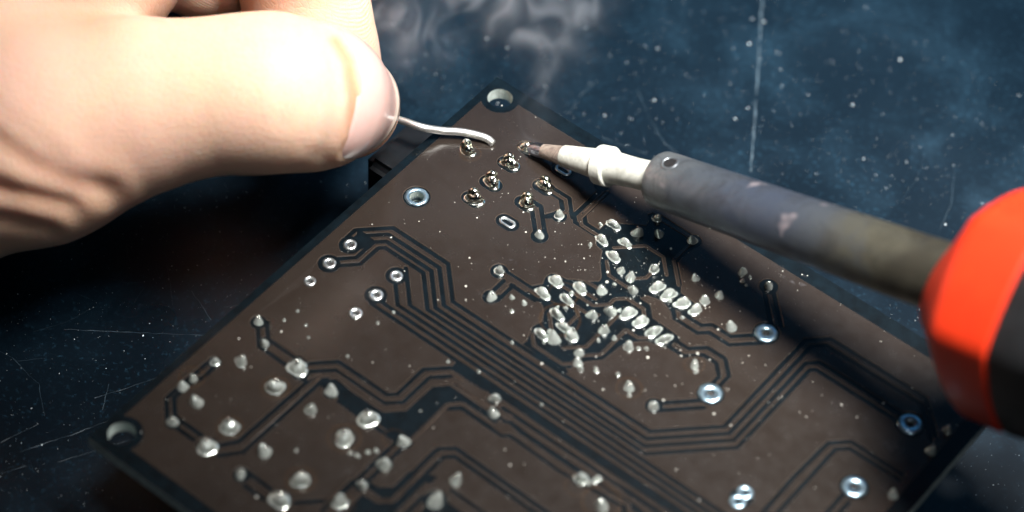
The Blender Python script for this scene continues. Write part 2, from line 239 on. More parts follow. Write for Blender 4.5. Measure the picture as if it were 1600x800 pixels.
def mat_copper():
    k = Nodes('brown_coated_copper')
    big = k.noise(55, 5, 0.6, 0.4)
    mid = k.noise(420, 6, 0.7)
    fine = k.noise(9000, 2, 0.7)
    c = k.mix(k.g(big, 0.3, 0.7), (0.0140, 0.0102, 0.0083), (0.0190, 0.0140, 0.0114))
    c = k.mix(k.g(mid, 0.55, 0.8, 0, 0.5), c, (0.0105, 0.0075, 0.006))
    c = k.mix(k.g(fine, 0.60, 0.78, 0, 0.45), c, (0.050, 0.040, 0.033))
    k.set(Base_Color=c, Roughness=k.g(mid, 0.3, 0.7, 0.20, 0.29), Specular_IOR_Level=0.6)
    k.bump(k.math('ADD', k.math('MULTIPLY', mid, 0.6), k.math('MULTIPLY', fine, 0.25)), 0.10, 0.00005)
    return k.m


def simple(name, col, rough, metal=0.0, spec=0.5, noise=None, amt=0.2, bump=0.0, **kw):
    k = Nodes(name)
    if noise:
        f = k.noise(noise, 5, 0.6)
        lo = tuple(c * (1 - amt) for c in col)
        hi = tuple(min(1, c * (1 + amt)) for c in col)
        k.set(Base_Color=k.mix(k.g(f, 0.3, 0.7), lo, hi))
        if bump:
            k.bump(f, bump, 0.0001)
    else:
        k.set(Base_Color=col)
    k.set(Roughness=rough, Metallic=metal, Specular_IOR_Level=spec, **kw)
    return k.m


M_TABLE = mat_table()
M_COPPER = mat_copper()
M_EDGE = simple('thin_coated_copper_edge', (0.040, 0.027, 0.019), 0.38, noise=900, amt=0.25)
M_SUB = simple('bare_dark_laminate', (0.0014, 0.0038, 0.0058), 0.25, spec=0.4, noise=700, amt=0.5, bump=0.08)
M_CORE = simple('glass_fibre_core', (0.52, 0.60, 0.57), 0.5, noise=1200, amt=0.3)
M_SOLDER = Nodes('bright_solder')
_f = M_SOLDER.noise(1700, 3, 0.6)
M_SOLDER.set(Base_Color=M_SOLDER.mix(M_SOLDER.g(_f, 0.35, 0.7), (0.76, 0.82, 0.78), (0.54, 0.60, 0.56)), Metallic=0.68,
             Roughness=M_SOLDER.g(_f, 0.35, 0.7, 0.13, 0.24)).bump(_f, 0.05, 0.00010)
M_SOLDER = M_SOLDER.m
M_WET = simple('fresh_glossy_solder', (0.72, 0.74, 0.66), 0.13, 1.0, noise=1500, amt=0.15, bump=0.25)
M_LEAD = simple('tinned_lead', (0.80, 0.80, 0.76), 0.16, 1.0, noise=2500, amt=0.15, bump=0.2)
M_PAD = simple('tinned_pad', (0.80, 0.86, 0.90), 0.30, 1.0, noise=1400, amt=0.2, bump=0.15)
M_OCT = simple('pad_blue_reflection', (0.34, 0.48, 0.58), 0.28, 0.9, noise=1400, amt=0.25, bump=0.2)  # tinned pads with a blue reflection painted into their colour
M_HOLE = simple('painted_hole_shade', (0.004, 0.004, 0.005), 0.6)  # near-black colour for discs that paint the shade inside holes
M_WIRE = simple('solder_wire', (0.90, 0.90, 0.87), 0.42, 1.0, noise=900, amt=0.12, bump=0.1)


def mat_flux():
    k = Nodes('amber_flux')
    k.set(Base_Color=(0.30, 0.13, 0.012), Roughness=0.18, Specular_IOR_Level=0.5)
    geo = k.n('ShaderNodeTexCoord').outputs['Generated']
    sep = k.n('ShaderNodeVectorMath', _operation='DISTANCE')
    k.link(geo, sep.inputs[0])
    sep.inputs[1].default_value = (0.5, 0.5, 0.0)
    d = sep.outputs['Value']
    nz = k.noise(900, 4, 0.6)
    a = k.math('MULTIPLY', k.g(d, 0.5, 0.12, 0, 0.85), k.g(nz, 0.3, 0.6, 0.45, 1))
    k.set(Alpha=a)
    return k.m


M_FLUX = mat_flux()


def mat_skin():
    k = Nodes('skin')
    big = k.noise(70, 4, 0.55)
    mid = k.noise(350, 5, 0.6)
    vor = k.n('ShaderNodeTexVoronoi', _feature='DISTANCE_TO_EDGE')
    vor.inputs['Scale'].default_value = 1150
    wv = k.noise(260, 2, 0.5)
    k.link(k.coord(), vor.inputs['Vector'])
    c = k.mix(k.g(big, 0.35, 0.65), (0.77, 0.54, 0.385), (0.79, 0.505, 0.40))
    c = k.mix(k.g(mid, 0.45, 0.75, 0, 0.5), c, (0.74, 0.47, 0.34))
    at = k.n('ShaderNodeAttribute')
    at.attribute_name = 'ruddy'
    c = k.mix(at.outputs['Fac'], c, (0.50, 0.20, 0.10))
    k.set(Base_Color=c, Roughness=0.58, Specular_IOR_Level=0.3)
    k.set(Subsurface_Weight=0.6, Subsurface_Scale=0.0024)
    k.b.inputs['Subsurface Radius'].default_value = (1.0, 0.42, 0.22)
    # friction ridges on the far finger's pad
    w = k.n('ShaderNodeTexWave', _wave_type='BANDS', _bands_direction='DIAGONAL')
    w.inputs['Scale'].default_value = 1000
    w.inputs['Distortion'].default_value = 7.0
    w.inputs['Detail'].default_value = 1.0
    w.inputs['Detail Scale'].default_value = 0.25
    k.link(k.coord(), w.inputs['Vector'])
    sx = k.n('ShaderNodeSeparateXYZ')
    k.link(k.coord(), sx.inputs[0])
    mask = k.g(sx.outputs['Z'], -0.004, -0.009)
    h = k.math('ADD', k.math('MULTIPLY', k.g(vor.outputs['Distance'], 0.0, 0.12), 0.35),
               k.math('MULTIPLY', k.math('MULTIPLY', w.outputs['Fac'], mask), 0.55))
    h = k.math('ADD', h, k.math('MULTIPLY', mid, 0.7))
    k.bump(h, 0.36, 0.00022)
    return k.m


M_SKIN = mat_skin()
M_NAIL = Nodes('nail')
M_NAIL.set(Base_Color=(0.66, 0.42, 0.38), Roughness=0.28, Specular_IOR_Level=0.5, Subsurface_Weight=0.5, Subsurface_Scale=0.001,
           Coat_Weight=0.15)
M_NAIL.b.inputs['Subsurface Radius'].default_value = (1, 0.5, 0.4)
M_NAIL = M_NAIL.m
M_NAIL_TIP = simple('nail_free_edge', (0.66, 0.54, 0.46), 0.35)


# ---------------------------------------------------------------- table
def build_table():
    s = 300
    vs = [(x, y, z) for z in (0, -18) for x, y in ((-s, -s), (s, -s), (s, s), (-s, s))]
    fs = [(0, 1, 2, 3), (7, 6, 5, 4), (0, 4, 5, 1), (1, 5, 6, 2), (2, 6, 7, 3), (3, 7, 4, 0)]
    t = mesh_obj('table_top', vs, fs, M_TABLE)
    tag(t, 'black worn table top, scratched and dusty, under the circuit board', kind='structure')
    # scratches: thin raised burrs
    V, F = [], []

    def ribbon(pts, w, jit):
        P = []
        for (a, b) in zip(pts[:-1], pts[1:]):
            nseg = max(2, int(math.hypot(b[0] - a[0], b[1] - a[1]) / 0.8))
            for i in range(nseg):
                t_ = i / nseg
                P.append((a[0] + (b[0] - a[0]) * t_ + rnd.gauss(0, jit), a[1] + (b[1] - a[1]) * t_ + rnd.gauss(0, jit)))
        P.append(pts[-1])
        i0 = None
        for i, p in enumerate(P):
            a = P[max(0, i - 1)]
            b = P[min(len(P) - 1, i + 1)]
            d = math.hypot(b[0] - a[0], b[1] - a[1]) or 1
            nx, ny = -(b[1] - a[1]) / d, (b[0] - a[0]) / d
            ww = w * rnd.uniform(0.35, 1.0)
            k = len(V)
            V.extend([(p[0] + nx * ww, -p[1] - ny * ww, 0.004), (p[0], -p[1], 0.02), (p[0] - nx * ww, -p[1] + ny * ww, 0.004)])
            if i and rnd.random() > 0.02:
                F.extend([(k - 3, k - 2, k + 1, k), (k - 2, k - 1, k + 2, k + 1)])

    for i, s_ in enumerate(SCRATCHES):
        ribbon(s_, 0.15 if i == 0 else 0.032, 0.04)
    for _ in range(60):
        cx, cy = rnd.uniform(-48, 20), rnd.uniform(30, 75)
        if rnd.random() < 0.35:
            cx, cy = rnd.uniform(-10, 95), rnd.uniform(-40, 10)
        an = rnd.gauss(-0.9, 0.7)
        ln = rnd.uniform(1.5, 9)
        cu = rnd.gauss(0, 0.25)
        ribbon([(cx, cy), (cx + math.cos(an) * ln / 2, cy + math.sin(an) * ln / 2),
                (cx + math.cos(an + cu) * ln, cy + math.sin(an + cu) * ln)], rnd.uniform(0.006, 0.018), 0.02)
    sc = mesh_obj('scratch', V, F, simple('scratched_lacquer', (0.028, 0.048, 0.065), 0.5, noise=400, amt=0.6), parent=t)
    tag(sc, kind='stuff')


def specks(name, n, area_fn, size_fn, mat, parent, seed, zfn):
    r = random.Random(seed)
    V, F = [], []
    for _ in range(n):
        x, y = area_fn(r)
        s_ = size_fn(r)
        z = zfn(r)
        k = len(V)
        m = 5
        a0 = r.uniform(0, 6.28)
        for i in range(m):
            q = s_ * r.uniform(0.6, 1.1)
            V.append((x + q * math.cos(a0 + i * 6.283 / m), -y + q * math.sin(a0 + i * 6.283 / m), z))
        V.append((x + r.gauss(0, s_ * .2), -y + r.gauss(0, s_ * .2), z + s_ * r.uniform(0.5, 1.1)))
        for i in range(m):
            F.append((k + i, k + (i + 1) % m, k + m))
    o = mesh_obj(name, V, F, mat, parent=parent)
    tag(o, kind='stuff')
    return o


# ---------------------------------------------------------------- board
def capsule(a, b, w, n=5):
    dx, dy = b[0] - a[0], b[1] - a[1]
    t = math.atan2(dy, dx)
    p = [(a[0] + w * math.cos(t + math.pi / 2 + math.pi * i / n), a[1] + w * math.sin(t + math.pi / 2 + math.pi * i / n)) for i in range(n + 1)]
    p += [(b[0] + w * math.cos(t - math.pi / 2 + math.pi * i / n), b[1] + w * math.sin(t - math.pi / 2 + math.pi * i / n)) for i in range(n + 1)]
    return p


def disc(x, y, r, n=20):
    return [(x + r * math.cos(2 * math.pi * i / n + 0.1), y + r * math.sin(2 * math.pi * i / n + 0.1)) for i in range(n)]


def offset_poly(p, d):
    """grow (d > 0) a simple polygon"""
    area_ = sum(a[0] * b[1] - b[0] * a[1] for a, b in zip(p, p[1:] + p[:1]))
    s = 1 if area_ > 0 else -1
    out = []
    n = len(p)
    for i in range(n):
        a, b, c = p[i - 1], p[i], p[(i + 1) % n]
        e1 = Vector((b[0] - a[0], b[1] - a[1])).normalized()
        e2 = Vector((c[0] - b[0], c[1] - b[1])).normalized()
        n1 = Vector((e1.y, -e1.x)) * s
        n2 = Vector((e2.y, -e2.x)) * s
        m = n1 + n2
        if m.length < 0.3:
            m = n1
        m.normalize()
        k = d / max(0.45, m.dot(n1))
        out.append((b[0] + m.x * k, b[1] + m.y * k))
    return out


def build_board():
    board = empty('circuit_board', (BW / 2, -BL / 2, 0))
    tag(board, 'brown etched circuit board, solder side up, dotted with bright solder joints', 'circuit board')
    inv = Vector((-BW / 2, BL / 2, 0))

    def place(name, verts, faces, mat, parent=board, **kw):
        return mesh_obj(name, [(x + inv.x, -y + inv.y, z) for x, y, z in verts], faces, mat, parent=parent, **kw)

    # ---- substrate with drilled corner holes
    def cdt(polys):
        vs, fs = [], []
        for p in polys:
            if sum(a[0] * b[1] - b[0] * a[1] for a, b in zip(p, p[1:] + p[:1])) < 0:
                p = p[::-1]
            fs.append(list(range(len(vs), len(vs) + len(p))))
            vs.extend(Vector(q) for q in p)
        return delaunay_2d_cdt(vs, [], fs, 1, 1e-4)

    rim = [(0, 0), (BW, 0), (BW, BL), (0, BL)]
    bores = [h + (HOLE_R,) for h in HOLES] + [(u, v, r * 0.98) for u, v, R_, r in OCT] + [(u, v, r) for u, v, R_, r in PADS]
    polys = [rim] + [disc(x, y, r, 28) for x, y, r in bores]
    v2, _, f2, _, _, of = cdt(polys)
    keep = [f for f, o in zip(f2, of) if 0 in o and len(o) == 1]
    V = [(v.x, v.y, H) for v in v2] + [(v.x, v.y, H - 1.6) for v in v2]
    n2 = len(v2)
    F = [tuple(reversed(f)) for f in keep] + [tuple(i + n2 for i in f) for f in keep]
    idx = [0] * len(F)
    cnt = {}
    for f in keep:
        for a, b in zip(f, f[1:] + f[:1]):
            cnt[(a, b)] = 1
    for (a, b) in list(cnt):
        if (b, a) not in cnt:
            F.append((a, b, b + n2, a + n2))
            idx.append(1)
    place('substrate', V, F, None, mats=[M_SUB, M_CORE], midx=idx)

    # ---- copper: planar subdivision of outline, gaps and traces
    E = 0.065
    out = []
    ins = 1.95
    LEFT = 1.0
    base = [(LEFT, ins), (BW - ins, ins), (BW - ins, BL - 1.7), (LEFT, BL - 1.7)]
    kinds, polys = [], []

    def add(kind, p):
        kinds.append(kind)
        polys.append(p)

    add('O', base)
    add('I', offset_poly(base, -E))

    def gap(p):
        add('G', p)

    def gapd(x, y, r):
        add('G', disc(x, y, r))
        add('X', disc(x, y, r + E))

    for (x, y) in HOLES:
        gapd(x, y, 2.35)
    for w, pts in GAP_LINES:
        for a, b in zip(pts[:-1], pts[1:]):
            add('G', capsule(a, b, w / 2))
            add('X', capsule(a, b, w / 2 + E))
    for p in GAP_AREAS:
        p = [tuple(q) for q in p]
        add('G', p)
        for a, b in zip(p, p[1:] + p[:1]):
            add('X', capsule(a, b, E))
    for x, y, r in GAP_DISCS:
        gapd(x, y, r)
    for x, y in GAP_OVALS:
        for k, e in (('G', 0), ('X', E)):
            add(k, capsule((x - 0.5, y), (x + 0.5, y), 0.98 + e, 9))
    for w, pts in TRACES:
        for a, b in zip(pts[:-1], pts[1:]):
            add('C', capsule(a, b, w / 2))
            add('D', capsule(a, b, w / 2 - E))
    for (u, v, r) in [(x, y, q) for x, y, R_, q in PADS]:
        add('G', disc(u, v, r))
    for (u, v, R_, r) in OCT:
        add('H', disc(u, v, r))
    vs, _, fs, _, _, of = cdt(polys)
    cop, core = [], []
    for f, o in zip(fs, of):
        ks = {kinds[i] for i in o}
        c = (('O' in ks and 'G' not in ks) or 'C' in ks) and 'O' in ks and 'H' not in ks
        cop.append(c)
        core.append(c and (('I' in ks and 'X' not in ks and 'G' not in ks) or 'D' in ks))
    low = set()
    for f, c in zip(fs, cop):
        if not c:
            low.update(f)
    used = {}
    for i, (f, c) in enumerate(zip(fs, cop)):
        if c:
            for e in zip(f, f[1:] + f[:1]):
                used.setdefault(tuple(sorted(e)), []).append(i)
    # rim vertices of the copper itself
    for e, l in used.items():
        if len(l) == 1:
            low.update(e)
    comp = {}
    adj = {}
    for l in used.values():
        if len(l) == 2:
            adj.setdefault(l[0], []).append(l[1])
            adj.setdefault(l[1], []).append(l[0])
    comps = []
    for i, c in enumerate(cop):
        if c and i not in comp:
            st = [i]
            comp[i] = len(comps)
            mem = []
            while st:
                j = st.pop()
                mem.append(j)
                for k in adj.get(j, ()):
                    if k not in comp:
                        comp[k] = comp[i]
                        st.append(k)
            comps.append(mem)

    def farea(f):
        p = [vs[i] for i in f]
        return 0.5 * abs(sum(a.x * b.y - b.x * a.y for a, b in zip(p, p[1:] + p[:1])))

    sized = sorted(((sum(farea(fs[i]) for i in m), m) for m in comps), key=lambda t: -t[0])
    for rank, (ar, m) in enumerate(sized):
        if ar < 0.12:
            continue
        ids = {}
        V, F, mi = [], [], []
        for i in m:
            nf = []
            for j in fs[i]:
                if j not in ids:
                    ids[j] = len(V)
                    V.append((vs[j].x, vs[j].y, H + (0.012 if j in low else 0.07)))
                nf.append(ids[j])
            F.append(tuple(reversed(nf)))
            mi.append(0 if core[i] else 1)
        # short skirt down to the laminate
        es = {}
        for f in F:
            for a, b in zip(f, f[1:] + f[:1]):
                es[(a, b)] = 1
        for (a, b) in list(es):
            if (b, a) not in es:
                k = len(V)
                V.append((V[b][0], V[b][1], H - 0.004))
                V.append((V[a][0], V[a][1], H - 0.004))
                F.append((b, a, k + 1, k))
                mi.append(1)
        o = place('copper_pour' if ar > 60 else 'copper_trace', V, F, None, mats=[M_COPPER, M_EDGE], midx=mi)

    # ---- bare pads
    def ring_mesh(R_, r, n, m=20, rot=0.0):
        """raised annulus with rounded rim and plated inner wall; n outer sides"""
        prof = [(R_, 0.0, n), (R_ * 0.94, 0.11, n), (R_ * 0.6 + r * 0.4, 0.15, m), (r * 1.12, 0.12, m), (r, 0.02, m), (r * 0.97, -1.5, m)]
        V, F = [], []
        N = 24
        for (q, z, sides) in prof:
            for i in range(N):
                a = 2 * math.pi * i / N + rot
                rr = q
                if sides == 8:
                    s_ = math.pi / 4
                    rr = q * math.cos(s_ / 2) / math.cos(((a - rot + s_ / 2) % s_) - s_ / 2) * 1.04
                V.append((rr * math.cos(a), rr * math.sin(a), z))
        for k in range(len(prof) - 1):
            for i in range(N):
                j = (i + 1) % N
                F.append((k * N + i, k * N + j, (k + 1) * N + j, (k + 1) * N + i))
        return V, F

    for (u, v, R_, r) in PADS:
        V, F = ring_mesh(R_, r, 24)
        o = mesh_obj('solder_pad', V, F, M_PAD, parent=board, smooth=True)
        o.location = Vector((u + inv.x, -v + inv.y, H + 0.055)) * MM
        mesh_obj('bore', [(r * .99 * math.cos(i * .5236), r * .99 * math.sin(i * .5236), -0.1) for i in range(12)], [tuple(range(12))], M_HOLE, parent=o)  # dark disc closes the hole, standing in for its inner shade
    for (u, v, R_, r) in OCT:
        V, F = ring_mesh(R_, r, 8, rot=0.35)
        o = mesh_obj('octagonal_pad', V, F, M_OCT, parent=board, smooth=True)
        o.location = Vector((u + inv.x, -v + inv.y, H + 0.055)) * MM
        if r < 0.8:
            q = mesh_obj('bore', [(r * math.cos(i * .5236), r * math.sin(i * .5236), -0.15) for i in range(12)], [tuple(range(12))], M_HOLE, parent=o)
    for (u, v) in TWIN:
        V, F = ring_mesh(0.95, 0.28, 8, rot=0.3)
        o = mesh_obj('octagonal_pad', V, F, M_OCT, parent=board, smooth=True)
        o.location = Vector((u + inv.x, -v + inv.y, H + 0.055)) * MM
        mesh_obj('bore', [(.27 * math.cos(i * .5236), .27 * math.sin(i * .5236), -0.1) for i in range(12)], [tuple(range(12))], M_HOLE, parent=o)
    for (u, v) in SLOTS:
        V, F = [], []
        prof = [(0.62, 0.0), (0.55, 0.1), (0.36, 0.12), (0.26, 0.02), (0.24, -1.2)]
        N = 24
        for q, z in prof:
            for i in range(N):
                a = 2 * math.pi * i / N
                V.append((q * math.cos(a) + (0.45 if math.cos(a) > 0 else -0.45), q * math.sin(a), z))
        for k in range(len(prof) - 1):
            for i in range(N):
                j = (i + 1) % N
                F.append((k * N + i, k * N + j, (k + 1) * N + j, (k + 1) * N + i))
        o = mesh_obj('slotted_pad', V, F, M_PAD, parent=board, smooth=True)
        o.location = Vector((u + inv.x, -v + inv.y, H + 0.05)) * MM

    # ---- solder joints
    def blob(seed, ax, ay, h, lean, lumps, point=0.0, waist=0.0):
        r = random.Random(seed)
        N, K = 20, 12
        V, F = [], []
        ph = [r.uniform(0, 6.28) for _ in range(6)]
        for k in range(K + 1):
            t_ = k / K
            if point > 0.55:
                # concave wetted cone with a small rounded peak
                z = h * (1 - (1 - t_) ** 1.6) * 1.05
                q = (1 - t_) ** 1.5 * 0.72 + 0.28 * math.sqrt(max(0.0, 1 - t_ ** 4))
            elif t_ < 0.3:      # wetting fillet below, rounded crown above
                q = 1.0 - 1.15 * t_ + 0.9 * t_ * t_
                z = h * (t_ / 0.3) ** 1.5 * 0.16
            else:
                s_ = (t_ - 0.3) / 0.7
                q = 0.74 * ((1 - point) * math.cos(s_ * math.pi / 2) ** 0.78 + point * (1 - s_) ** 0.8 + 0.08 * point * (1 - s_))
                z = h * (0.16 + 0.84 * ((1 - point) * math.sin(s_ * math.pi / 2) + point * s_ * 1.12))
            for i in range(N):
                a = 2 * math.pi * i / N
                w = 1 + lumps * (0.6 * math.sin(2 * a + ph[0] + 1.2 * t_) + 0.45 * (1 - t_) * math.sin(3 * a + ph[1] - 2 * t_))
                wy = 1 - waist * math.exp(-(math.cos(a) / 0.35) ** 2)
                V.append((ax * q * w * math.cos(a) + lean[0] * z, ay * q * w * wy * math.sin(a) + lean[1] * z,
                          z * (1 + (0.9 * lumps * t_ * math.sin(a + ph[3])) * (1 if k < K else 0.6))))
        for k in range(K):
            for i in range(N):
                j = (i + 1) % N
                F.append((k * N + i, k * N + j, (k + 1) * N + j, (k + 1) * N + i))
        F.append(tuple(K * N + i for i in range(N)))
        return V, F

    def lead(rad, h, r, bend=0.15):
        V, F = [], []
        N = 10
        prof = [(rad, 0), (rad, h * 0.8), (rad * 0.9, h), (rad * 0.3, h + rad * 0.25)]
        for k, (q, z) in enumerate(prof):
            for i in range(N):
                a = 2 * math.pi * i / N
                V.append((q * math.cos(a) + bend * z, q * math.sin(a) + bend * 0.6 * z, z + (q * math.cos(a) * 0.35 if k == 3 else 0)))
        for k in range(len(prof) - 1):
            for i in range(N):
                j = (i + 1) % N
                F.append((k * N + i, k * N + j, (k + 1) * N + j, (k + 1) * N + i))
        F.append(tuple((len(prof) - 1) * N + i for i in range(N)))
        return V, F

    def data(name, V, F, mat):
        me = bpy.data.meshes.new(name)
        me.from_pydata([(x * MM, y * MM, z * MM) for x, y, z in V], [], F)
        me.materials.append(mat)
        me.polygons.foreach_set('use_smooth', [True] * len(F))
        return me

    r = random.Random(3)
    small = [data('solder_joint', *blob(i, 1, 0.92, 1.35, (r.uniform(-.28, .28), r.uniform(-.28, .28)), r.uniform(.08, .18), (0.3, 0.7, 0.8, 0.6)[i % 4]), M_SOLDER) for i in range(12)]
    big = [data('solder_joint', *blob(40 + i, 1, 0.95, 0.95, (0.08, 0.05), 0.18, 0.15), M_SOLDER) for i in range(5)]
    oval = [data('solder_joint', *blob(80 + i, 1.12, 0.62, 0.95, (r.uniform(-.1, .15), r.uniform(-.1, .2)), r.uniform(.07, .15), r.uniform(0, .35), r.uniform(0.05, 0.3)), M_SOLDER) for i in range(10)]
    flag = [data('solder_joint', *blob(120 + i, 1.2, 0.8, 0.85, (0.1, 0.1), 0.2, 0.2), M_WET) for i in range(4)]
    leads = [data('clipped_lead', *lead(0.26, 1.75, r, r.uniform(-.12, .2)), M_LEAD) for i in range(4)]

    def joint(me, u, v, s_, rot, lead_me=None, ls=1.0):
        o = bpy.data.objects.new('solder_joint', me)
        COL.objects.link(o)
        o.parent = board
        o.location = Vector((u + inv.x, -v + inv.y, H + 0.03)) * MM
        o.rotation_euler = (0, 0, rot)
        o.scale = (s_, s_ * r.uniform(0.92, 1.08), s_ * r.uniform(0.85, 1.15))
        if lead_me:
            l = bpy.data.objects.new('clipped_lead', lead_me)
            COL.objects.link(l)
            l.parent = o
            l.location = (r.uniform(-.05, .05) * MM, r.uniform(-.05, .05) * MM, 0)
            l.rotation_euler = (0, 0, r.uniform(0, 6.28))
            l.scale = (ls, ls, ls)
        return o

    for i, (u, v, s_) in enumerate(SMALL):
        joint(small[i % 12], u, v, s_ * r.uniform(0.92, 1.12), r.uniform(0, 6.28), leads[i % 4] if i % 5 in (0, 2, 3) else None, 0.74)
    for i, (u, v, dirn, s_) in enumerate(LONG):
        # two leads bridged: long axis along u, or along the diagonal
        joint(oval[i % 10], u, v, s_ * 0.98, r.gauss(-0.05, 0.12) if dirn == 0 else math.radians(62) + r.gauss(0, 0.1))
    for i, (u, v, s_) in enumerate(BIG):
        joint(big[i % 5], u, v, s_, r.uniform(0, 6.28), leads[i % 4], 0.75)

    # large joints with a flat clipped tab standing in them
    def tab():
        V, F = [], []
        N = 16
        for sx, rr in ((-0.16, 0.85), (-0.13, 1), (0.13, 1), (0.16, 0.85)):
            for i in range(N):
                a = 2 * math.pi * i / N
                V.append((0.66 * rr * math.cos(a), sx * 1.5, 0.45 + 0.72 * rr * math.sin(a)))
        for k in range(3):
            for i in range(N):
                j = (i + 1) % N
                F.append((k * N + i, k * N + j, (k + 1) * N + j, (k + 1) * N + i))
        F.append(tuple(range(N)))
        F.append(tuple(reversed(range(3 * N, 4 * N))))
        return V, F

    tabm = data('clipped_tab', *tab(), M_WET)
    for i, (u, v) in enumerate(FLAG):
        o = joint(flag[i % 4], u, v, 1.05, r.gauss(0, 0.12))
        l = bpy.data.objects.new('clipped_tab', tabm)
        COL.objects.link(l)
        l.parent = o
        l.location = (-0.15 * MM, 0.1 * MM, 0.15 * MM)
        l.rotation_euler = (math.radians(-14), 0, math.radians(r.uniform(10, 40)))
    # joint being soldered under the iron tip
    joint(flag[1], GAP_OVALS[5][0] - 0.25, GAP_OVALS[5][1] + 0.1, 1.0, 0.1)

    # ---- amber flux round some joints
    for (u, v, R_) in STAINS:
        V, F = [], []
        N = 24
        for k, (q, z) in enumerate(((1, 0), (0.8, 0.012), (0.45, 0.03))):
            for i in range(N):
                a = 2 * math.pi * i / N
                V.append((R_ * q * math.cos(a), R_ * q * math.sin(a), z))
        V.append((0, 0, 0.035))
        for k in range(2):
            for i in range(N):
                j = (i + 1) % N
                F.append((k * N + i, k * N + j, (k + 1) * N + j, (k + 1) * N + i))
        for i in range(N):
            F.append((2 * N + i, 2 * N + (i + 1) % N, 3 * N))
        o = mesh_obj('flux_residue', V, F, M_FLUX, parent=board, smooth=True)
        o.location = Vector((u + inv.x, -v + inv.y, H + 0.076)) * MM

    # ---- dried white residue smears and stray solder balls
    kx = Nodes('white_residue')
    nz = kx.noise(1300, 5, 0.7, 0.8)
    geo = kx.n('ShaderNodeTexCoord').outputs['Generated']
    sp_ = kx.n('ShaderNodeVectorMath', _operation='DISTANCE')
    kx.link(geo, sp_.inputs[0])
    sp_.inputs[1].default_value = (0.5, 0.5, 0.0)
    kx.set(Base_Color=(0.30, 0.30, 0.33), Roughness=0.6,
           Alpha=kx.math('MULTIPLY', kx.g(sp_.outputs['Value'], 0.5, 0.25, 0, 0.75), kx.g(nz, 0.35, 0.6, 0.15, 1)))
    for (u, v, ru, rv, an) in SMEARS:
        N = 20
        V = [(ru * math.cos(2 * math.pi * i / N) * rnd.uniform(0.75, 1.05), rv * math.sin(2 * math.pi * i / N) * rnd.uniform(0.75, 1.05), 0) for i in range(N)]
        V.append((0, 0, 0.01))
        o = mesh_obj('white_residue', V, [(i, (i + 1) % N, N) for i in range(N)], kx.m, parent=board)
        o.location = Vector((u + inv.x, -v + inv.y, H + 0.078)) * MM
        o.rotation_euler = (0, 0, math.radians(an))
    for (u, v, s_) in BALLS:
        o = joint(small[r.randrange(12)], u, v, s_, r.uniform(0, 6.28))
        o.name = 'solder_ball'
        o.location.z = (H + 0.07) * MM

    # ---- parts on the far side carry the board above the table
    def box(name, u0, u1, v0, v1, z0, z1, mat, bev=1.0):
        bm = bmesh.new()
        bmesh.ops.create_cube(bm, size=1)
        for q in bm.verts:
            q.co = Vector(((u0 + u1) / 2 + q.co.x * (u1 - u0) + inv.x, -(v0 + v1) / 2 + q.co.y * (v1 - v0) + inv.y, (z0 + z1) / 2 + q.co.z * (z1 - z0))) * MM
        bmesh.ops.bevel(bm, geom=bm.edges[:], offset=bev * MM, segments=3, affect='EDGES')
        me = bpy.data.meshes.new(name)
        bm.to_mesh(me)
        bm.free()
        me.materials.append(mat)
        o = bpy.data.objects.new(name, me)
        COL.objects.link(o)
        o.parent = board
        return o

    M_PLASTIC = simple('black_plastic', (0.004, 0.0048, 0.006), 0.3, noise=300, amt=0.5, bump=0.15)
    box('connector_housing', -4.6, 8, 10.2, 19.2, 0.02, H - 1.62, M_PLASTIC)
    box('relay_case', 40, 55, 8, 20, 0.02, H - 1.62, M_PLASTIC)
    box('relay_case', 12, 27, 50, 62, 0.02, H - 1.62, M_PLASTIC)
    box('relay_case', 52, 64, 46, 60, 0.02, H - 1.62, M_PLASTIC)

    # ---- flux spatter
    M_SPECK = simple('flux_spatter', (0.85, 0.85, 0.78), 0.3, spec=0.6)

    def area_board(r):
        if r.random() < 0.42:
            return r.gauss(33, 10) % BW, abs(r.gauss(16, 7)) % BL
        return r.uniform(2, BW - 2), r.uniform(2, BL - 2)

    o = specks('flux_spatter', 560, area_board, lambda r: min(0.19, 0.045 * math.exp(r.gauss(0, 0.55))), M_SPECK, board, 11, lambda r: H + 0.065)
    for vtx in o.data.vertices:
        vtx.co.x += inv.x * MM
        vtx.co.y += inv.y * MM
    o2 = specks('flux_grain', 1500, area_board, lambda r: 0.014 * math.exp(r.gauss(0, 0.3)), M_SPECK, board, 12, lambda r: H + 0.067)
    for vtx in o2.data.vertices:
        vtx.co.x += inv.x * MM
        vtx.co.y += inv.y * MM
    return board


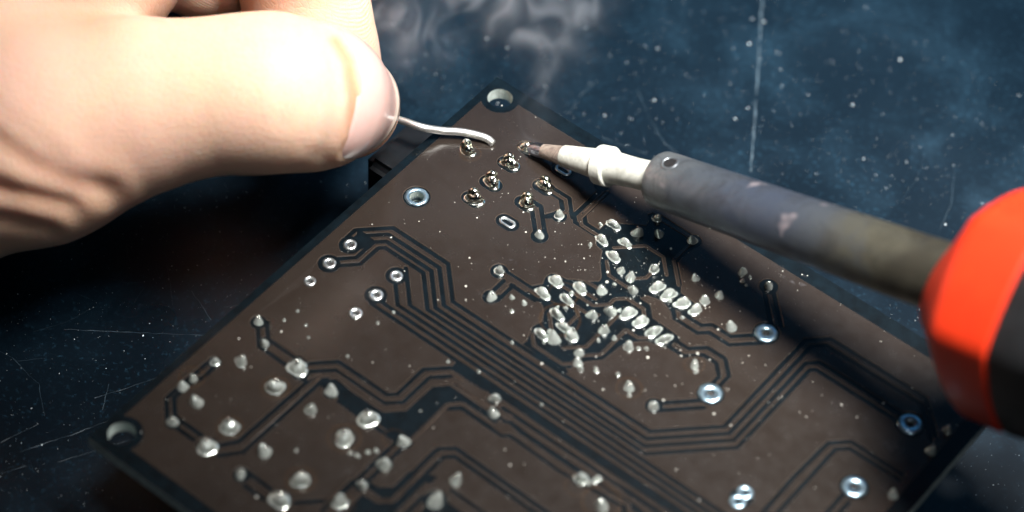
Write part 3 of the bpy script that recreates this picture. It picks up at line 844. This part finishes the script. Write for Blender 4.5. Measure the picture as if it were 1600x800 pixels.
# ---------------------------------------------------------------- lathe along an axis
def lathe(name, prof, origin, axis, mat, parent, n=48, smooth=True, caps=True, end_shift=None, start_shift=None, facets=None):
    a = Vector(axis).normalized()
    up = Vector((0, 0, 1))
    e1 = (up - a * up.dot(a)).normalized()
    e2 = a.cross(e1)
    V, F = [], []
    for k, (s_, q) in enumerate(prof):
        for i in range(n):
            t_ = 2 * math.pi * i / n
            ds = 0
            if end_shift and k >= len(prof) - end_shift[0]:
                ds = end_shift[1] * math.cos(t_ - end_shift[2])
            if start_shift and k < start_shift[0]:
                ds = start_shift[1] * math.cos(t_ - start_shift[2])
            qq = q
            if facets:
                sides, ph, amt, r0 = facets
                w_ = 2 * math.pi / sides
                fl = math.cos(w_ / 2) / math.cos(((t_ - ph + w_ / 2) % w_) - w_ / 2) * (1 + 0.5 * (1 - math.cos(w_ / 2)))
                m_ = amt * max(0.0, min(1.0, (q - r0) / 3.0))
                qq = q * (1 - m_ + m_ * fl)
            p = Vector(origin) + a * (s_ + ds) + e1 * (qq * math.cos(t_)) + e2 * (qq * math.sin(t_))
            V.append(tuple(p))
    for k in range(len(prof) - 1):
        for i in range(n):
            j = (i + 1) % n
            F.append((k * n + i, k * n + j, (k + 1) * n + j, (k + 1) * n + i))
    if caps:
        F.append(tuple(reversed(range(n))))
        F.append(tuple((len(prof) - 1) * n + i for i in range(n)))
    root = parent.location / MM
    o = mesh_obj(name, [tuple(Vector(v) - root) for v in V], F, mat, parent=parent, smooth=smooth)
    sharpen(o, 34)
    return o


def sharpen(o, deg=35):
    me = o.data
    bm = bmesh.new()
    bm.from_mesh(me)
    bmesh.ops.recalc_face_normals(bm, faces=bm.faces)
    for e in bm.edges:
        if len(e.link_faces) == 2 and e.calc_face_angle(0) > math.radians(deg):
            e.smooth = False
    bm.to_mesh(me)
    bm.free()


def build_iron():
    P0, P1, P2 = (Vector(p) for p in IRON)
    iron = empty('soldering_iron', P0)
    tag(iron, 'soldering iron with pale pointed tip, dark steel barrel and red and black handle', 'soldering iron')
    a1 = (P1 - P0).normalized()
    a2 = (P2 - P1).normalized()
    L1 = (P1 - P0).length
    L2 = (P2 - P1).length

    k = Nodes('oxidised_white_tip')
    f1 = k.noise(260, 6, 0.7, 0.5)
    f2 = k.noise(1600, 3, 0.6)
    c = k.mix(k.g(f1, 0.42, 0.7), (0.46, 0.47, 0.43), (0.20, 0.205, 0.18))
    c = k.mix(k.g(f2, 0.62, 0.75, 0, 0.7), c, (0.22, 0.2, 0.17))
    k.set(Base_Color=c, Roughness=0.6, Specular_IOR_Level=0.35).bump(f1, 0.3, 0.0002)
    m_white = k.m
    k = Nodes('burnt_tip_end')
    f1 = k.noise(900, 6, 0.7, 0.5)
    c = k.mix(k.g(f1, 0.35, 0.65), (0.30, 0.25, 0.21), (0.10, 0.075, 0.065))
    k.set(Base_Color=c, Roughness=0.55, Metallic=0.2).bump(f1, 0.5, 0.0002)
    m_burnt = k.m
    m_tin = simple('tinned_point', (0.36, 0.38, 0.45), 0.28, 1.0, noise=2200, amt=0.5, bump=0.4)

    o = lathe('tinned_point', [(-0.15, 0.2), (0.0, 0.55), (0.3, 0.78), (1.2, 0.86), (2.1, 0.83), (2.3, 0.6)], P0, a1, m_tin, iron, 24)
    o = lathe('burnt_tip', [(1.9, 0.6), (2.0, 0.84), (3.2, 0.97), (5.2, 1.22), (5.3, 1.0)], P0, a1, m_burnt, iron, 32)
    s_col = L1 * 0.60
    lathe('tip_body', [(5.0, 1.0), (5.05, 1.28), (7.5, 1.52), (s_col - 0.4, 1.86), (s_col + 0.5, 1.9), (L1 * 0.8, 1.74), (L1 + 6, 1.76)], P0, a1, m_white, iron)
    sharpen(lathe('tip_collar', [(s_col - 1.0, 1.8), (s_col - 0.98, 2.2), (s_col - 0.85, 2.32), (s_col + 0.55, 2.36), (s_col + 0.7, 2.26), (s_col + 0.72, 1.8)], P0, a1, m_white, iron))

    # barrel
    k = Nodes('heat_stained_steel')
    sp = k.n('ShaderNodeSeparateXYZ')
    nd = k.n('ShaderNodeVectorMath', _operation='DOT_PRODUCT')
    k.link(k.coord(), nd.inputs[0])
    nd.inputs[1].default_value = tuple(a2)
    along = k.g(nd.outputs['Value'], L1 * MM, (L1 + L2) * MM)
    n1 = k.noise(160, 5, 0.6, 0.8)
    n2 = k.noise(330, 6, 0.72, 0.6)
    n3 = k.noise(230, 2, 0.5)
    t_ = k.math('ADD', along, k.math('MULTIPLY', k.math('SUBTRACT', n1, 0.5), 0.55))
    c = k.ramp(t_, [(0.0, (0.20, 0.22, 0.235)), (0.16, (0.12, 0.14, 0.165)), (0.42, (0.085, 0.105, 0.15)), (0.62, (0.105, 0.12, 0.14)),
                    (0.80, (0.135, 0.13, 0.10)), (1.0, (0.075, 0.07, 0.055))])
    c = k.mix(k.g(n2, 0.48, 0.74, 0, 0.7), c, (0.035, 0.036, 0.04))
    c = k.mix(k.g(n3, 0.66, 0.71, 0, 0.75), c, (0.42, 0.37, 0.40))
    k.set(Base_Color=c, Roughness=k.g(n2, 0.3, 0.7, 0.30, 0.44), Metallic=0.7).bump(n2, 0.25, 0.00015)
    m_barrel = k.m
    b = lathe('barrel', [(0.9, 2.3), (0.25, 2.45), (0.0, 2.75), (0.05, 3.05), (0.4, 3.24), (1.0, 3.28), (L2 * 0.5, 3.48), (L2 + 6, 3.85)], P1, a2, m_barrel, iron, 64)
    # vent hole near the barrel's mouth: rim, inner shade painted as a disc
    up = Vector((0, 0, 1))
    e1 = (up - a2 * up.dot(a2)).normalized()
    e2 = a2.cross(e1)
    th = math.radians(VENT_DEG)
    nrm = e1 * math.cos(th) + e2 * math.sin(th)
    side = a2.cross(nrm)
    cen = P1 + a2 * 2.6 + nrm * 3.31
    V, F = [], []
    N = 24
    for q, dz in ((1.12, -0.16), (1.08, 0.05), (0.92, 0.11), (0.76, 0.04), (0.7, -0.1)):
        for i in range(N):
            t2 = 2 * math.pi * i / N
            p = cen + (a2 * math.cos(t2) + side * math.sin(t2)) * q + nrm * (dz - (q * math.sin(t2)) ** 2 / (2 * 3.28))
            V.append(tuple(p - P0))
    for kk in range(4):
        for i in range(N):
            j = (i + 1) % N
            F.append((kk * N + i, kk * N + j, (kk + 1) * N + j, (kk + 1) * N + i))
    rimo = mesh_obj('vent_hole_rim', V, F, m_barrel, parent=iron, smooth=True)
    V = [tuple(cen + (a2 * math.cos(i * .3927) + side * math.sin(i * .3927)) * 0.74 - P0 + nrm * (0.02 - (0.74 * math.sin(i * .3927)) ** 2 / 6.56)) for i in range(16)]
    mesh_obj('vent_hole_shade', V + [tuple(cen - P0 + nrm * 0.022)], [(i, (i + 1) % 16, 16) for i in range(16)], M_HOLE, parent=iron)

    # handle
    k = Nodes('red_plastic')
    f = k.noise(500, 4, 0.6)
    k.set(Base_Color=k.mix(k.g(f, 0.3, 0.7), (0.72, 0.040, 0.010), (0.66, 0.034, 0.009)), Roughness=0.42, Specular_IOR_Level=0.4).bump(f, 0.06, 0.0001)
    m_red = k.m
    m_black = simple('black_rubber', (0.012, 0.013, 0.015), 0.5, noise=400, amt=0.4, bump=0.1)
    prof = [(0.75, 3.8), (0.6, 4.4), (0.7, 4.75), (1.2, 5.35), (6.6, 11.1), (7.4, 11.8), (8.6, 12.15), (RED_END, 12.35), (RED_END + 0.4, 11.95)]
    lathe('red_grip', prof, P2, a2, m_red, iron, 72, start_shift=(4, 1.3, 0.0), facets=(6, math.radians(FACET_DEG), 0.45, 5.0), end_shift=(2, RED_SLANT, RED_PHASE))
    prof = [(RED_END - 1.0, 11.2), (RED_END + 0.3, 11.95), (RED_END + 0.9, 12.25), (RED_END + 6, 12.2), (RED_END + 30, 11.2), (RED_END + 60, 10.5), (RED_END + 90, 11.0), (RED_END + 94, 9.5), (RED_END + 95, 5)]
    lathe('rubber_grip', prof, P2, a2, m_black, iron, 72, start_shift=(4, RED_SLANT, RED_PHASE), facets=(6, math.radians(FACET_DEG), 0.45, 5.0))
    return iron


# ---------------------------------------------------------------- solder wire
def build_wire():
    P = [Vector(p) for p in WIRE]
    root = empty('solder_wire', P[0])
    pts = []
    for i in range(len(P) - 1):
        p0, p1, p2, p3 = P[max(0, i - 1)], P[i], P[i + 1], P[min(len(P) - 1, i + 2)]
        for t_ in (0, .25, .5, .75):
            pts.append(0.5 * ((2 * p1) + (p2 - p0) * t_ + (2 * p0 - 5 * p1 + 4 * p2 - p3) * t_ ** 2 + (3 * p1 - p0 - 3 * p2 + p3) * t_ ** 3))
    pts.append(P[-1])
    V, F = [], []
    N = 14
    for i, p in enumerate(pts):
        t_ = (pts[min(len(pts) - 1, i + 1)] - pts[max(0, i - 1)]).normalized()
        e1 = Vector((0, 0, 1)).cross(t_).normalized()
        e2 = t_.cross(e1)
        rr = 0.46 if i < len(pts) - 1 else 0.30
        for j in range(N):
            a = 2 * math.pi * j / N
            V.append(tuple(p + e1 * rr * math.cos(a) + e2 * rr * math.sin(a) - P[0]))
    for i in range(len(pts) - 1):
        for j in range(N):
            F.append((i * N + j, i * N + (j + 1) % N, (i + 1) * N + (j + 1) % N, (i + 1) * N + j))
    F.append(tuple(range(N)))
    F.append(tuple((len(pts) - 1) * N + j for j in range(N)))
    bpy.data.objects.remove(root)
    o = mesh_obj('solder_wire', V, F, M_WIRE, smooth=True)
    o.location = P[0] * MM
    tag(o, 'thin silver solder wire held in the fingers, bent towards the iron tip', 'solder wire')


# ---------------------------------------------------------------- hand (one continuous surface grown from a distance field)
def smin(a, b, k):
    h = np.clip(0.5 + 0.5 * (b - a) / k, 0, 1)
    return b + (a - b) * h - k * h * (1 - h)


def cone_seg(P, a, b):
    pa = np.array(a[:3], np.float32)
    ba = np.array(b[:3], np.float32) - pa
    L2 = float(ba @ ba)
    d = P - pa
    t_ = np.clip(d @ ba / L2, 0, 1)
    q = d - t_[..., None] * ba
    return np.sqrt((q * q).sum(-1)) - (a[3] + (b[3] - a[3]) * t_)


def chain(P, pts, k):
    d = None
    for a, b in zip(pts[:-1], pts[1:]):
        e = cone_seg(P, a, b)
        d = e if d is None else smin(d, e, k)
    return d


def hand_sdf(P):
    d = chain(P, *HAND['thumb'])
    fing = None
    for c in HAND['others']:
        e = chain(P, *c)
        fing = e if fing is None else smin(fing, e, 0.5)
    palm = None
    for c in HAND['palm']:
        e = chain(P, *c)
        palm = e if palm is None else smin(palm, e, 4.0)
    x = P[..., 0]
    kf = np.clip((-x - 26) / 20, 0, 1) * 4 + 0.6
    return smin(smin(palm, d, 3.0), fing, kf)


def surface_nets(D, lo, vox):
    nx, ny, nz = D.shape
    ins = D < 0
    c = [ins[i:nx - 1 + i, j:ny - 1 + j, k:nz - 1 + k] for i in (0, 1) for j in (0, 1) for k in (0, 1)]
    s = sum(q.astype(np.int8) for q in c)
    act = (s > 0) & (s < 8)
    idx = -np.ones(act.shape, np.int64)
    cells = np.argwhere(act)
    idx[act] = np.arange(len(cells))
    acc = np.zeros((len(cells), 3))
    cnt = np.zeros(len(cells))
    corners = [(i, j, k) for i in (0, 1) for j in (0, 1) for k in (0, 1)]
    val = {o: D[cells[:, 0] + o[0], cells[:, 1] + o[1], cells[:, 2] + o[2]] for o in corners}
    for a in corners:
        for ax in range(3):
            if a[ax] == 0:
                b = list(a)
                b[ax] = 1
                b = tuple(b)
                va, vb = val[a], val[b]
                m = (va < 0) != (vb < 0)
                t_ = np.where(m, va / np.where(m, va - vb, 1), 0)
                p = np.repeat(np.array(a, float)[None], len(cells), 0)
                p[:, ax] = t_
                acc[m] += p[m]
                cnt[m] += 1
    V = (cells + acc / cnt[:, None]) * vox + lo
    F = []
    for ax in range(3):
        u, v = (ax + 1) % 3, (ax + 2) % 3
        sl0 = [slice(1, -1)] * 3
        sl0[ax] = slice(0, -1)
        sl1 = list(sl0)
        sl1[ax] = slice(1, None)
        A, B = ins[tuple(sl0)], ins[tuple(sl1)]
        e = np.argwhere(A != B)
        flip = A[tuple(e.T)]
        off = np.ones(3, int)
        off[ax] = 0
        e = e + off
        q = []
        for du, dv in ((-1, -1), (0, -1), (0, 0), (-1, 0)):
            o = e.copy()
            o[:, u] += du
            o[:, v] += dv
            ok = np.all((o >= 0) & (o < np.array(idx.shape)), 1)
            q.append(np.where(ok, idx[tuple(np.clip(o, 0, np.array(idx.shape) - 1).T)], -1))
        q = np.stack(q, 1)
        q[~flip] = q[~flip][:, ::-1]
        F.append(q[(q >= 0).all(1)])
    return V, np.concatenate(F)


def build_hand():
    vox = 0.5
    lo = np.array([-92.0, -34.0, -44.0])
    hi = np.array([5.0, 40.0, 30.0])
    n = np.ceil((hi - lo) / vox).astype(int)
    D = np.empty(n, np.float32)
    gy, gz = np.meshgrid(lo[1] + vox * np.arange(n[1]), lo[2] + vox * np.arange(n[2]), indexing='ij')
    for i in range(0, n[0], 16):
        gx = (lo[0] + vox * np.arange(i, min(n[0], i + 16))).astype(np.float32)
        P = np.empty((len(gx), n[1], n[2], 3), np.float32)
        P[..., 0] = gx[:, None, None]
        P[..., 1] = gy
        P[..., 2] = gz
        D[i:i + len(gx)] = hand_sdf(P)
    V, F = surface_nets(D, lo, vox)
    # outward normals from the field
    P = V.astype(np.float32)
    h = 0.3
    N = np.stack([hand_sdf(P + np.eye(3, dtype=np.float32)[i] * h) - hand_sdf(P - np.eye(3, dtype=np.float32)[i] * h) for i in range(3)], 1)
    N /= np.linalg.norm(N, axis=1, keepdims=True) + 1e-9
    # skin folds
    disp = np.zeros(len(V))
    for pts, w, dp in HAND['creases']:
        dd = np.full(len(V), 1e9)
        for a, b in zip(pts[:-1], pts[1:]):
            a = np.array(a)
            b = np.array(b)
            ba = b - a
            q = V[:, :2] - a
            t_ = np.clip(q @ ba / (ba @ ba), 0, 1)
            dd = np.minimum(dd, np.linalg.norm(q - t_[:, None] * ba, axis=1))
        face = np.clip((V[:, 2] + 4) / 4, 0, 1) * np.clip(N[:, 2] * 2 + 0.4, 0, 1)
        disp -= 0.62 * dp * np.exp(-(dd / w) ** 2) * face
        disp += 0.3 * dp * np.exp(-((dd - 2.1 * w) / (1.3 * w)) ** 2) * face
    V = V + N * disp[:, None]
    me = bpy.data.meshes.new('hand')
    me.from_pydata((V * MM).tolist(), [], F.tolist())
    me.materials.append(M_SKIN)
    # ruddier skin round the nail and at the thumb tip, darker along the folds
    rud = np.zeros(len(V))
    for pts, w, amt in HAND['ruddy']:
        dd = np.full(len(V), 1e9)
        for a, b in zip(pts[:-1], pts[1:]):
            a = np.array(a)
            ba = np.array(b) - a
            q = V[:, :2] - a
            t_ = np.clip(q @ ba / (ba @ ba), 0, 1)
            dd = np.minimum(dd, np.linalg.norm(q - t_[:, None] * ba, axis=1))
        rud = np.maximum(rud, amt * np.exp(-(dd / w) ** 2))
    at = me.attributes.new('ruddy', 'FLOAT', 'POINT')
    at.data.foreach_set('value', rud.astype(np.float32))
    me.polygons.foreach_set('use_smooth', [True] * len(F))
    me.update()
    o = bpy.data.objects.new('hand', me)
    COL.objects.link(o)
    o.matrix_world = Matrix.Translation(Vector(HAND_ORIGIN) * MM) @ Matrix(AXES).to_4x4()
    sm = o.modifiers.new('smooth', 'SMOOTH')
    sm.factor = 0.5
    sm.iterations = 3
    tag(o, 'bare hand reaching in at the left, thumb and fingers pinching the solder wire', 'hand')

    # thumbnail: plate laid on the thumb's back
    A, B = (np.array(p) for p in HAND['nail'])
    ax = (B - A)
    ax /= np.linalg.norm(ax)
    dz = np.array(NAIL_DIR, float)
    dz -= ax * (dz @ ax)
    dz /= np.linalg.norm(dz)
    sd = np.cross(ax, dz)
    S_, T_ = 22, 30
    V = []
    for i in range(S_ + 1):
        for j in range(T_ + 1):
            v_ = j / T_ * 2 - 1
            th = v_ * math.radians(64)
            # rounded cuticle and rounded free edge
            s0 = NAIL_S[0] + 2.0 * (abs(v_) ** 2.6)
            s1 = NAIL_S[1] - 2.6 * (abs(v_) ** 2.2)
            s_ = s0 + (s1 - s0) * i / S_
            dirn = dz * math.cos(th) + sd * math.sin(th)
            base = A + ax * s_
            lo_, hi_ = 2.0, 14.0
            for _ in range(22):
                mid = (lo_ + hi_) / 2
                if hand_sdf((base + dirn * mid).astype(np.float32)[None])[0] < 0:
                    lo_ = mid
                else:
                    hi_ = mid
            e = i / S_
            lift = -0.22 + 0.42 * min(1, e * 9) ** 0.7 - 0.32 * abs(v_) ** 5
            if s_ > 9.5:
                # the free edge runs straight on past the flesh
                q = base + dirn * max(lo_, NAIL_R)
            else:
                q = base + dirn * lo_
            V.append(q + dirn * lift)
    V = np.array(V)
    F = [(i * (T_ + 1) + j, i * (T_ + 1) + j + 1, (i + 1) * (T_ + 1) + j + 1, (i + 1) * (T_ + 1) + j) for i in range(S_) for j in range(T_)]
    nl = mesh_obj('thumb_nail', V.tolist(), F, None, parent=o, smooth=True, mats=[M_NAIL, M_NAIL_TIP], midx=[1 if i >= S_ - 3 else 0 for i in range(S_) for j in range(T_)])
    so = nl.modifiers.new('thick', 'SOLIDIFY')
    so.thickness = 0.24 * MM
    so.offset = 0
    return o


# ---------------------------------------------------------------- smoke
def build_smoke():
    V, Ed = [], []
    for s_ in SMOKE:
        k = len(V)
        V += [tuple(c * MM for c in p) for p in s_]
        Ed += [(k + i, k + i + 1) for i in range(len(s_) - 1)]
    me = bpy.data.meshes.new('smoke')
    me.from_pydata(V, Ed, [])
    o = bpy.data.objects.new('smoke', me)
    COL.objects.link(o)
    tag(o, 'thin wisps of pale smoke curling up from the hot tip', kind='stuff')
    ng = bpy.data.node_groups.new('smoke_field', 'GeometryNodeTree')
    ng.interface.new_socket('Geometry', in_out='INPUT', socket_type='NodeSocketGeometry')
    ng.interface.new_socket('Geometry', in_out='OUTPUT', socket_type='NodeSocketGeometry')
    N = ng.nodes
    L = ng.links
    gi, go = N.new('NodeGroupInput'), N.new('NodeGroupOutput')
    sub = N.new('GeometryNodeSubdivideMesh')
    sub.inputs['Level'].default_value = 4
    L.new(gi.outputs[0], sub.inputs['Mesh'])
    # curl the strands
    sp = N.new('GeometryNodeSetPosition')
    nz = N.new('ShaderNodeTexNoise')
    nz.inputs['Scale'].default_value = 110
    nz.inputs['Detail'].default_value = 1.5
    su = N.new('ShaderNodeVectorMath')
    su.operation = 'SUBTRACT'
    su.inputs[1].default_value = (0.5, 0.5, 0.5)
    sc = N.new('ShaderNodeVectorMath')
    sc.operation = 'SCALE'
    sc.inputs['Scale'].default_value = 0.0035
    L.new(nz.outputs['Color'], su.inputs[0])
    L.new(su.outputs[0], sc.inputs[0])
    L.new(sub.outputs[0], sp.inputs['Geometry'])
    L.new(sc.outputs[0], sp.inputs['Offset'])
    pos = N.new('GeometryNodeInputPosition')
    # warp the lookup position a little
    n2 = N.new('ShaderNodeTexNoise')
    n2.inputs['Scale'].default_value = 120
    n2.inputs['Detail'].default_value = 2.5
    su2 = N.new('ShaderNodeVectorMath')
    su2.operation = 'SUBTRACT'
    su2.inputs[1].default_value = (0.5, 0.5, 0.5)
    sc2 = N.new('ShaderNodeVectorMath')
    sc2.operation = 'SCALE'
    sc2.inputs['Scale'].default_value = 0.0030
    ad = N.new('ShaderNodeVectorMath')
    ad.operation = 'ADD'
    L.new(pos.outputs[0], n2.inputs['Vector'])
    L.new(n2.outputs['Color'], su2.inputs[0])
    L.new(su2.outputs[0], sc2.inputs[0])
    L.new(pos.outputs[0], ad.inputs[0])
    L.new(sc2.outputs[0], ad.inputs[1])
    pr = N.new('GeometryNodeProximity')
    pr.target_element = 'EDGES'
    L.new(sp.outputs[0], pr.inputs[0])
    L.new(ad.outputs[0], pr.inputs['Source Position'] if 'Source Position' in pr.inputs else pr.inputs['Sample Position'])

    def mr(src, a, b, c, d, smooth=True):
        m = N.new('ShaderNodeMapRange')
        if smooth:
            m.interpolation_type = 'SMOOTHSTEP'
        for i, v in zip((1, 2, 3, 4), (a, b, c, d)):
            m.inputs[i].default_value = v
        L.new(src, m.inputs[0])
        return m.outputs[0]

    core = mr(pr.outputs['Distance'], 0.0, 0.0024, 0.75, 0.0)
    halo = mr(pr.outputs['Distance'], 0.0, 0.0060, 0.16, 0.0)
    n3 = N.new('ShaderNodeTexNoise')
    n3.inputs['Scale'].default_value = 150
    n3.inputs['Detail'].default_value = 0.6
    n3.inputs['Distortion'].default_value = 1.6
    L.new(pos.outputs[0], n3.inputs['Vector'])
    rg = N.new('ShaderNodeMath')
    rg.operation = 'SUBTRACT'
    rg.inputs[1].default_value = 0.5
    L.new(n3.outputs['Fac'], rg.inputs[0])
    rb = N.new('ShaderNodeMath')
    rb.operation = 'ABSOLUTE'
    L.new(rg.outputs[0], rb.inputs[0])
    am = mr(rb.outputs[0], 0.0, 0.11, 1.0, 0.16)
    n4 = N.new('ShaderNodeTexNoise')
    n4.inputs['Scale'].default_value = 60
    n4.inputs['Detail'].default_value = 0
    L.new(pos.outputs[0], n4.inputs['Vector'])
    lf = mr(n4.outputs['Fac'], 0.38, 0.60, 0.15, 1.2)
    mm_ = N.new('ShaderNodeMath')
    mm_.operation = 'MULTIPLY'
    L.new(am, mm_.inputs[0])
    L.new(lf, mm_.inputs[1])
    am = mm_.outputs[0]
    a1 = N.new('ShaderNodeMath')
    a1.operation = 'ADD'
    L.new(core, a1.inputs[0])
    L.new(halo, a1.inputs[1])
    # thin near the tip, fuller higher up
    sx = N.new('ShaderNodeSeparateXYZ')
    L.new(pos.outputs[0], sx.inputs[0])
    hz = mr(sx.outputs['Z'], 0.016, 0.034, 0.14, 1.0)
    m1 = N.new('ShaderNodeMath')
    m1.operation = 'MULTIPLY'
    L.new(a1.outputs[0], m1.inputs[0])
    L.new(am, m1.inputs[1])
    m2 = N.new('ShaderNodeMath')
    m2.operation = 'MULTIPLY'
    L.new(m1.outputs[0], m2.inputs[0])
    xf = mr(sx.outputs['X'], 0.006, 0.024, 1.0, 0.12)
    m3 = N.new('ShaderNodeMath')
    m3.operation = 'MULTIPLY'
    L.new(hz, m3.inputs[0])
    L.new(xf, m3.inputs[1])
    L.new(m3.outputs[0], m2.inputs[1])
    vc = N.new('GeometryNodeVolumeCube')
    xs = np.array(V)
    mn, mx = xs.min(0) - 0.006, xs.max(0) + 0.006
    vc.inputs['Min'].default_value = tuple(mn)
    vc.inputs['Max'].default_value = tuple(mx)
    for i, ax in enumerate('XYZ'):
        vc.inputs['Resolution ' + ax].default_value = int(np.clip((mx[i] - mn[i]) / 0.0003, 16, 230))
    L.new(m2.outputs[0], vc.inputs['Density'])
    sm = N.new('GeometryNodeSetMaterial')
    m = bpy.data.materials.new('smoke')
    m.use_nodes = True
    m.node_tree.nodes.clear()
    out = m.node_tree.nodes.new('ShaderNodeOutputMaterial')
    pv = m.node_tree.nodes.new('ShaderNodeVolumePrincipled')
    pv.inputs['Color'].default_value = (0.82, 0.88, 0.97, 1)
    pv.inputs['Density'].default_value = SMOKE_DENSITY
    pv.inputs['Anisotropy'].default_value = 0.2
    m.node_tree.links.new(pv.outputs[0], out.inputs['Volume'])
    sm.inputs['Material'].default_value = m
    L.new(vc.outputs[0], sm.inputs['Geometry'])
    L.new(sm.outputs[0], go.inputs[0])
    md = o.modifiers.new('smoke_field', 'NODES')
    md.node_group = ng
    me.materials.append(m)


FACET_DEG = 40
VENT_DEG = 5
RED_END = 13.5
RED_SLANT = 1.1
RED_PHASE = 0.0
NAIL_DIR = (0.80, 0.08, 0.60)
NAIL_S = (-2.3, 11.3)
NAIL_R = 6.0
SMOKE_DENSITY = 170.0

build_table()
M_DUST = simple('dust', (0.70, 0.78, 0.82), 0.6)
_tab = bpy.data.objects['table_top']


def dust_area(r):
    return r.uniform(-62, 100), r.uniform(-52, 92)


specks('dust', 1700, dust_area, lambda r: min(0.16, 0.042 * math.exp(r.gauss(0, 0.55))), M_DUST, _tab, 21, lambda r: 0.002)
specks('fine_dust', 9000, dust_area, lambda r: 0.025 * math.exp(r.gauss(0, 0.35)), M_DUST, _tab, 22, lambda r: 0.002)
build_board()
build_iron()
build_wire()
build_hand()
build_smoke()
